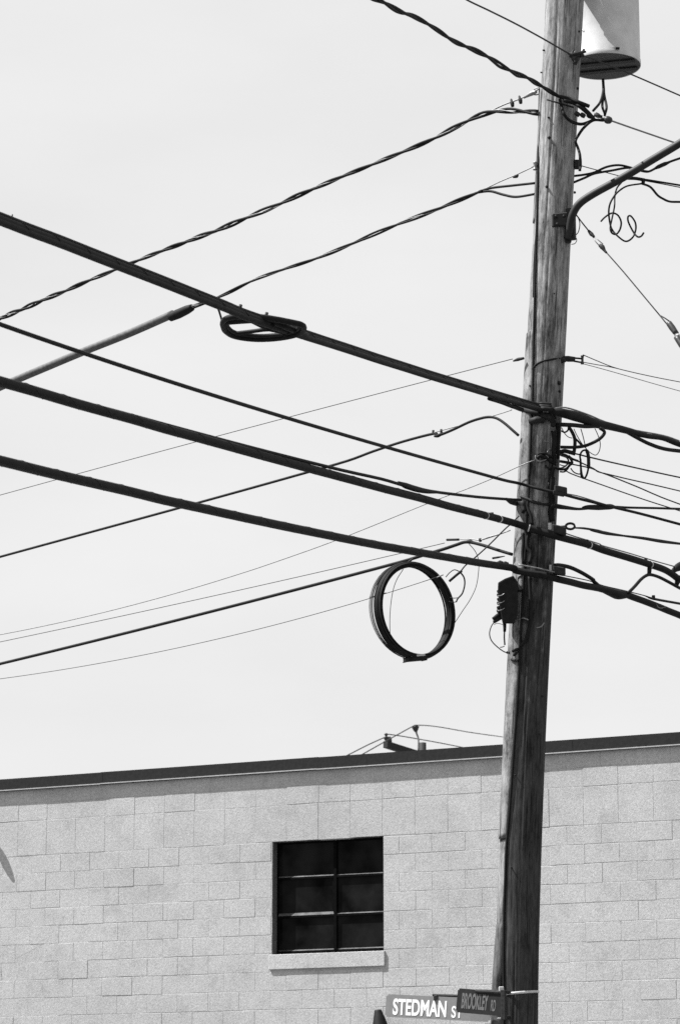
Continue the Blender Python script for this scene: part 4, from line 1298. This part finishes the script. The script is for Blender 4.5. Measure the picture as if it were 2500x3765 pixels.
thin('drop_wire', 'hair-thin wire from the pole to the lamp arm, beside the arching pair', q('B', 750, 245, 860, 275, 1050, 325, 1150, 350), 1.8, 'thin', None, 2112, YB)
cl = thing('wire_curl', at(*q('B', 1050, 460)[0], YB), 'loose curly black wire ends dangling below the lamp arm', 'wire')
for pts, r in ((q('B', 1250, 392, 1130, 412, 1060, 455, 1020, 500, 990, 555, 978, 620, 985, 700, 1005, 770, 1060, 832, 1120, 868, 1175, 835, 1200, 770, 1195, 710, 1160, 660, 1137, 665, 1140, 710, 1180, 790, 1215, 830, 1245, 825, 1265, 798), 3.6),
               (q('B', 1085, 380, 1045, 430, 1028, 500, 1025, 580, 1005, 680, 990, 760, 1005, 800, 1040, 812), 3.2),
               (q('B', 915, 702, 940, 675, 980, 645, 1015, 635, 1055, 655, 1080, 710, 1070, 770, 1040, 808, 1005, 800, 992, 760), 3.6)):
    tube('wire_end', [at(u, v, YB + .25 + .03 * math.sin(i * 1.3)) for i, (u, v) in enumerate(pts)], px(r), 'rubber', cl, 8, 6)
box('pole_bracket', at(*q('B', 722, 235)[0], YP - .04), Vector((.03, 0, 0)), Vector((0, .03, 0)), UP * .03, 'steel_dark', pole, .006)

# guy wire to the lower right
GD = (.75, -.66)
gw = thing('guy_wire', at(*q('B', 705, 640)[0], YP - .08), 'thin guy wire with turnbuckle and insulator slanting down right from the lamp arm', 'wire')
tube('strand', run(q('B', 700, 635, 760, 715, 820, 790), ub=2110, Y0=YP - .1, dr=GD), px(2.6), 'steel_dark', gw, 6, 3)
tube('turnbuckle_end', run(q('B', 812, 780, 835, 808, 860, 832), ub=2110, Y0=YP - .1, dr=GD), [px(5), px(8), px(4)], 'steel_dark', gw, 10, 3)
sticks('turnbuckle', [(run(q('B', 850, 820, 890, 855, 930, 890), ub=2110, Y0=YP - .1, dr=GD), px(2)), (run(q('B', 848, 835, 870, 870, 905, 910), ub=2110, Y0=YP - .1, dr=GD), px(2))], 'bare', gw, 6)
tube('turnbuckle_end', run(q('B', 905, 900, 925, 915, 945, 945, 960, 962), ub=2110, Y0=YP - .1, dr=GD), [px(7), px(9.5), px(5), px(4)], 'steel_dark', gw, 10, 3)
tube('strand', run(q('B', 955, 955, 1100, 1120, 1250, 1300, 1400, 1480), ub=2110, Y0=YP - .1, dr=GD), px(2.4), 'steel_dark', gw, 6, 3)
sticks('yoke', [(run(q('B', 1395, 1475, 1440, 1500, 1490, 1535), ub=2110, Y0=YP - .1, dr=GD), px(2.5)), (run(q('B', 1400, 1480, 1440, 1530, 1475, 1570), ub=2110, Y0=YP - .1, dr=GD), px(2.5))], 'steel_dark', gw, 6)
tube('insulator', run(q('B', 1472, 1540, 1500, 1580, 1535, 1630), ub=2110, Y0=YP - .1, dr=GD), [px(11), px(12), px(10)], 'ceramic', gw, 12, 3)
tube('shackle', run(q('B', 1525, 1630, 1540, 1640, 1552, 1650), ub=2110, Y0=YP - .1, dr=GD), px(8), 'strap', gw, 10, 2)
tube('insulator', run(q('B', 1535, 1655, 1580, 1720, 1640, 1800), ub=2110, Y0=YP - .1, dr=GD), [px(11), px(13), px(12)], 'ceramic', gw, 12, 3)
tube('strand', run(q('B', 1640, 1800, 2400, 2720), ub=2110, Y0=YP - .1, dr=GD), px(2.4), 'steel_dark', gw, 6, 1)
tube('loose_tail', run(q('B', 722, 660, 740, 720, 728, 790, 700, 820, 680, 835), Y0=YP - .1), px(1.8), 'thin', gw, 6, 4)
tube('loose_tail', run(q('B', 700, 825, 715, 855, 700, 885, 670, 893), Y0=YP - .1), px(1.6), 'thin', gw, 6, 4)

# ------------------------------------------------------------------ hanging coil of spare cable
cc = run(q('K', 612, 663), ua=1890, Y0=YP - .16, dl=LD)[0]
coil = thing('cable_coil', cc, 'large round coil of black cable hanging left of the pole, strapped at its foot', 'cable coil')
yaw = math.radians(38)
axis = Vector((math.sin(yaw), -math.cos(yaw), 0)); side_ = Vector((math.cos(yaw), math.sin(yaw), 0))
R0 = px(182)
rk = random.Random(5)
loops = []
for layer in range(3):
    for j in range(9):
        off = (j - 4) * .0080 + rk.uniform(-.0015, .0015)
        rad = R0 - .005 - layer * .0092 + rk.uniform(-.003, .003)
        ex = rk.uniform(-.01, .01); ey = rk.uniform(-.006, .006); t1 = rk.uniform(-.02, .02)
        pts = []
        for k_ in range(56):
            a = 2 * PI * k_ / 56
            flat = -.006 * max(0, -math.sin(a)) ** 6
            r_ = rad * (1 + .012 * math.sin(2 * a + off * 60)) + flat
            pts.append(cc + side_ * (math.cos(a) * (r_ * 1.0) + ex) + UP * (math.sin(a) * r_ * 1.01 + ey) + axis * (off * (1.0 - .16 * math.cos(a)) + t1 * math.cos(a) * .35))
        loops.append(tube_data(pts, [.0066] * 56, 7, True))
merged('cable_turns', loops, 'rubber', coil, cc)
# loose thin turns straying outside the bundle
stray = []
for j in range(6):
    off = .034 + .006 * j + rk.uniform(-.004, .004)
    rad = R0 + rk.uniform(-.006, .006)
    ex = -.002 - .0022 * j + rk.uniform(-.003, .003)
    pts = []
    for k_ in range(56):
        a = 2 * PI * k_ / 56
        pts.append(cc + side_ * (math.cos(a) * rad + ex * (.5 - .5 * math.cos(a))) + UP * (math.sin(a) * rad * 1.005) - axis * (off * (.35 - .65 * math.cos(a))))
    stray.append(tube_data(pts, [px(1.0 if j % 3 else 1.5)] * 56, 5, True))
merged('loose_turns', stray, 'thin', coil, cc)
tube('loose_turn', [at(*p, cc.y - .08) for p in q('K', 520, 320, 470, 400, 440, 480, 420, 590, 410, 720, 412, 850, 425, 940, 440, 970)], px(1.5), 'thin', coil, 6, 5)
bo = at(*q('K', 610, 1062)[0], cc.y - .01)
box('foot_strap', bo + axis * .01, Vector((px(34), 0, px(3))), axis * .028, UP * px(7.5), 'rubber_grey', coil, .004)
box('foot_label', bo + axis * .01 + UP * px(12), Vector((px(30), 0, px(2.5))), axis * .024, UP * px(3.5), 'strap', coil)
for pts, r in ((q('K', 990, 345, 1020, 390, 1025, 450, 1005, 520, 970, 560, 955, 590), 3.2), (q('K', 985, 340, 940, 325, 900, 350, 870, 385), 2), (q('K', 1010, 520, 980, 550, 940, 558, 905, 552), 1.6), (q('K', 955, 590, 920, 592, 895, 585), 1.6)):
    tube('wire_end', [at(*p, cc.y - .1) for p in pts], px(r), 'thin', coil, 6, 5)
tube('wire_end', [at(*p, cc.y - .05) for p in q('K', 945, 760, 1010, 660, 1070, 570, 1120, 460, 1140, 330, 1138, 240, 1110, 170, 1060, 110)], px(1.5), 'thin', coil, 6, 5)
tube('tie', [at(*p, cc.y - .12) for p in q('K', 240, 550, 310, 535, 380, 515)], px(2.4), 'bare', coil, 6, 3)
tube('tie', [at(*p, cc.y - .12) for p in q('K', 795, 388, 850, 366)], px(2.2), 'bare', coil, 6, 3)
tube('hanger', [at(*q('K', 560, 262)[0], cc.y), at(*q('K', 600, 235)[0], cc.y)], px(4), 'thin', coil, 6, 1)

# ------------------------------------------------------------------ terminal block on the pole's left
YX = 19.86
tb = thing('cable_terminal', at(*q('S', 430, 700)[0], YX), 'black ribbed cable terminal with stubby outlets on the left side of the pole', 'terminal box')
body = q('S', 560, 345, 400, 400, 262, 480, 255, 640, 300, 1000, 330, 1180, 350, 1270, 560, 1270, 640, 1100, 640, 500)
V = [at(u, v, YX - .07) for u, v in body] + [at(u, v, YX + .06) for u, v in body]
nb = len(body)
Fc = [tuple(range(nb)), tuple(range(2 * nb - 1, nb - 1, -1))] + [(i, i + nb, (i + 1) % nb + nb, (i + 1) % nb) for i in range(nb)]
bm = bmesh.new()
bv = [bm.verts.new(v) for v in V]
for f in Fc: bm.faces.new([bv[i] for i in f])
bmesh.ops.recalc_face_normals(bm, faces=bm.faces)
bmesh.ops.bevel(bm, geom=list(bm.edges), offset=.009, segments=2, affect='EDGES', profile=.6)
bm.verts.index_update()
build('body', [v.co.copy() for v in bm.verts], [tuple(v.index for v in f.verts) for f in bm.faces], 'rubber', tb, at(*q('S', 430, 700)[0], YX), False)
bm.free()
for (x0_, y0_, x1_, y1_) in ((380, 600, 255, 660), (390, 690, 250, 725), (390, 760, 255, 810), (400, 845, 250, 880), (390, 920, 250, 970), (400, 1000, 245, 1030), (360, 1040, 165, 1180), (370, 1110, 180, 1240)):
    a = at(*q('S', x0_, y0_)[0], YX - .03); b = at(*q('S', x1_, y1_)[0], YX - .05)
    tube('outlet', [a, a.lerp(b, .6), b], [px(8), px(7.5), px(6)], 'rubber', tb, 8, 2)
for y_ in (735, 875, 1015):
    tube('drop_lead', [at(*p, YX - .078) for p in q('S', 250, y_ + 10, 320, y_ - 5, 360, y_ - 25, 385, y_ - 45)], px(1.8), 'bare', tb, 6, 3)
tube('stub', [at(*p, YX) for p in q('S', 385, 1240, 390, 1340, 388, 1425)], [px(7), px(6), px(5)], 'rubber', tb, 8, 2)
tube('drop_lead', [at(*p, YX) for p in q('S', 385, 1425, 382, 1540, 392, 1680)], px(2.8), 'rubber', tb, 6, 3)
tube('drop_lead', [at(*p, YX - .03) for p in q('S', 185, 1240, 130, 1330, 100, 1440, 112, 1540, 160, 1630, 270, 1735, 380, 1810, 450, 1825)], px(2.2), 'thin', tb, 6, 5)
tube('drop_lead', [at(*p, YX - .02) for p in q('S', 185, 1290, 240, 1265, 310, 1275, 350, 1290)], px(1.2), 'thin', tb, 6, 4)
tube('drop_lead', [at(*p, YX - .02) for p in q('S', 300, 1725, 350, 1718, 385, 1700)], px(1.8), 'thin', tb, 6, 4)
for pts in (q('S', 430, 1820, 460, 1830, 490, 1825), q('S', 540, 1800, 590, 1770, 650, 1760), q('S', 560, 1880, 600, 1840, 640, 1800), q('S', 520, 1960, 580, 1975, 650, 1980)):
    tube('clip', [on_pole(u, v, .02) for u, v in pts], px(5), 'rubber', tb, 8, 3)

# ------------------------------------------------------------------ street signs
def text_mesh(body, w, h, bold):
    cu_ = bpy.data.curves.new('lettering', 'FONT')
    cu_.body = body
    cu_.size = 1
    cu_.offset = bold
    cu_.extrude = .004
    ob = bpy.data.objects.new('lettering', cu_)
    COL.objects.link(ob)
    bpy.context.view_layer.update()
    dg = bpy.context.evaluated_depsgraph_get()
    me = bpy.data.meshes.new_from_object(ob.evaluated_get(dg))
    bpy.data.objects.remove(ob)
    xs = [v.co.x for v in me.vertices]; ys = [v.co.y for v in me.vertices]
    x0, x1, y0, y1 = min(xs), max(xs), min(ys), max(ys)
    for v in me.vertices:
        v.co = Vector(((v.co.x - x0) / (x1 - x0) * w, (v.co.y - y0) / (y1 - y0) * h, v.co.z * .3))
    me.materials.clear()
    return me


def sign(name, label, TL, TR, BL, plate_mat, words):
    """flat plate from three corner points; words = [(text, x, y, w, h, bold, material)] in fractions of the plate"""
    ex = (TR - TL); ey = (TL - BL)
    W, H = ex.length, ey.length
    X = ex.normalized(); Yv = (ey - X * ey.dot(X)).normalized(); Zv = X.cross(Yv)
    t = bpy.data.objects.new(name, None)
    COL.objects.link(t)
    tag(t, label, 'street sign')
    mw = Matrix((X, Yv, Zv)).transposed().to_4x4()
    mw.translation = BL
    t.matrix_world = mw
    bm = bmesh.new()
    bmesh.ops.create_cube(bm, size=1)
    for v in bm.verts:
        v.co = Vector(((v.co.x + .5) * W, (v.co.y + .5) * H, v.co.z * .004))
    ve = [e for e in bm.edges if abs((e.verts[0].co - e.verts[1].co).z) > .003]
    bmesh.ops.bevel(bm, geom=ve, offset=.012, segments=4, affect='EDGES')
    me = bpy.data.meshes.new('plate'); bm.to_mesh(me); bm.free()
    me.materials.append(M[plate_mat])
    o = bpy.data.objects.new('plate', me); COL.objects.link(o); o.parent = t
    for body, x, y, w, h, bold, mt in words:
        lm = text_mesh(body, w * W, h * H, bold)
        lm.materials.append(M[mt])
        lo = bpy.data.objects.new('lettering', lm); COL.objects.link(lo); lo.parent = t
        lo.location = (x * W, y * H, .0028)
    return t, W, H


def part(name, V, Fc, mat, t):
    """part in world space under a rotated sign Empty"""
    inv = t.matrix_world.inverted()
    me = bpy.data.meshes.new(name)
    me.from_pydata([tuple(inv @ Vector(v)) for v in V], [], Fc)
    me.materials.append(M[mat])
    o = bpy.data.objects.new(name, me); COL.objects.link(o); o.parent = t
    return o


TLp, BLp, TRp = q('N', 140, 226, 132, 424, 1050, 268)
s1_, W1, H1 = sign('street_sign', 'pale street sign reading STEDMAN ST in white letters', at(*TLp, 20.46), at(*TRp, 20.07), at(*BLp, 20.46), 'sign_pale',
                   [('STEDMAN', .072, .10, .515, .73, .028, 'letter_white'), ('ST', .637, .10, .105, .52, .02, 'letter_white')])
b0 = at(*q('N', 548, 236)[0], 20.29); b1 = at(*q('N', 790, 243)[0], 20.185); b2 = at(*q('N', 1060, 250)[0], 20.075)
Vd, Fd = tube_data([b0, b1, b2], [.010] * 3, 8); part('bracket_arm', Vd, Fd, 'steel_dark', s1_)
Vd, Fd = box_data(at(*q('N', 572, 256)[0], 20.268), Vector((.014, -.004, .005)), Vector((0, .008, 0)), UP * .016, .003); part('clip', Vd, Fd, 'steel_dark', s1_)
TLp, BLp, TRp = q('N', 762, 174, 750, 384, 1172, 206)
s2_, W2, H2 = sign('street_sign', 'small dark street sign reading BROOKLEY RD, edge against the pole', at(*TLp, 20.02), at(*TRp, 19.68), at(*BLp, 20.02), 'sign_dark',
                   [('BROOKLEY', .11, .17, .56, .66, .03, 'letter_dim'), ('RD', .735, .17, .10, .46, .02, 'letter_dim')])
for y_ in (205, 425):
    a = at(*q('N', 1160, y_)[0], 19.69); b = on_pole(*q('N', 1215, y_ + 5)[0], -.005)
    Vd, Fd = tube_data([a, a.lerp(b, .5), b], [.014, .013, .013], 8); part('bracket_arm', Vd, Fd, 'steel_dark', s2_)
Vd, Fd = tube_data([at(*q('N', 925, 200)[0], 19.87), at(*q('N', 1060, 205)[0], 19.765), at(*q('N', 1180, 212)[0], 19.67)], [.012, .014, .016], 8); part('bracket_arm', Vd, Fd, 'steel_dark', s2_)
Vd, Fd = box_data(at(*q('N', 1165, 320)[0], 19.675), Vector((.014, -.006, 0)), Vector((.006, .03, 0)), UP * .10, .003); part('bracket_plate', Vd, Fd, 'steel_dark', s2_)
Vd, Fd = box_data(at(*q('N', 1145, 180)[0], 19.67), Vector((.017, 0, 0)), Vector((0, .012, 0)), UP * .015, .003); part('bolt', Vd, Fd, 'strap', s2_)
Vd, Fd = box_data(at(*q('N', 1126, 437)[0], 19.66), Vector((.011, 0, 0)), Vector((0, .008, 0)), UP * .005, .001); part('bolt', Vd, Fd, 'strap', s2_)
Vd, Fd = box_data(at(*q('N', 1152, 285)[0], 19.655), Vector((.003, 0, 0)), Vector((0, .004, 0)), UP * .018, .001); part('bolt', Vd, Fd, 'strap', s2_)
# steel band holding the brackets on the pole
band = []
for k_ in range(25):
    f = k_ / 24
    a = LEFT - .35 - f * (PI - .45)
    zc2 = at(*q('N', 1180, 241)[0], YP).z + (at(*q('N', 1462, 207)[0], YP).z - at(*q('N', 1180, 241)[0], YP).z) * (math.sin(a) * .5 + .5 - .0)
    x, r = pole_at(zc2)
    band.append(Vector((x + math.sin(a) * (r + .006), YP + math.cos(a) * (r + .006), zc2)))
V, Fc = [], []
for p in band:
    V += [p - UP * .009, p + UP * .009]
Fc = [(2 * i, 2 * i + 2, 2 * i + 3, 2 * i + 1) for i in range(len(band) - 1)]
bo_ = build('band', V, Fc, 'strap', pole, band[0], True)
sm = bo_.modifiers.new('thickness', 'SOLIDIFY'); sm.thickness = .002
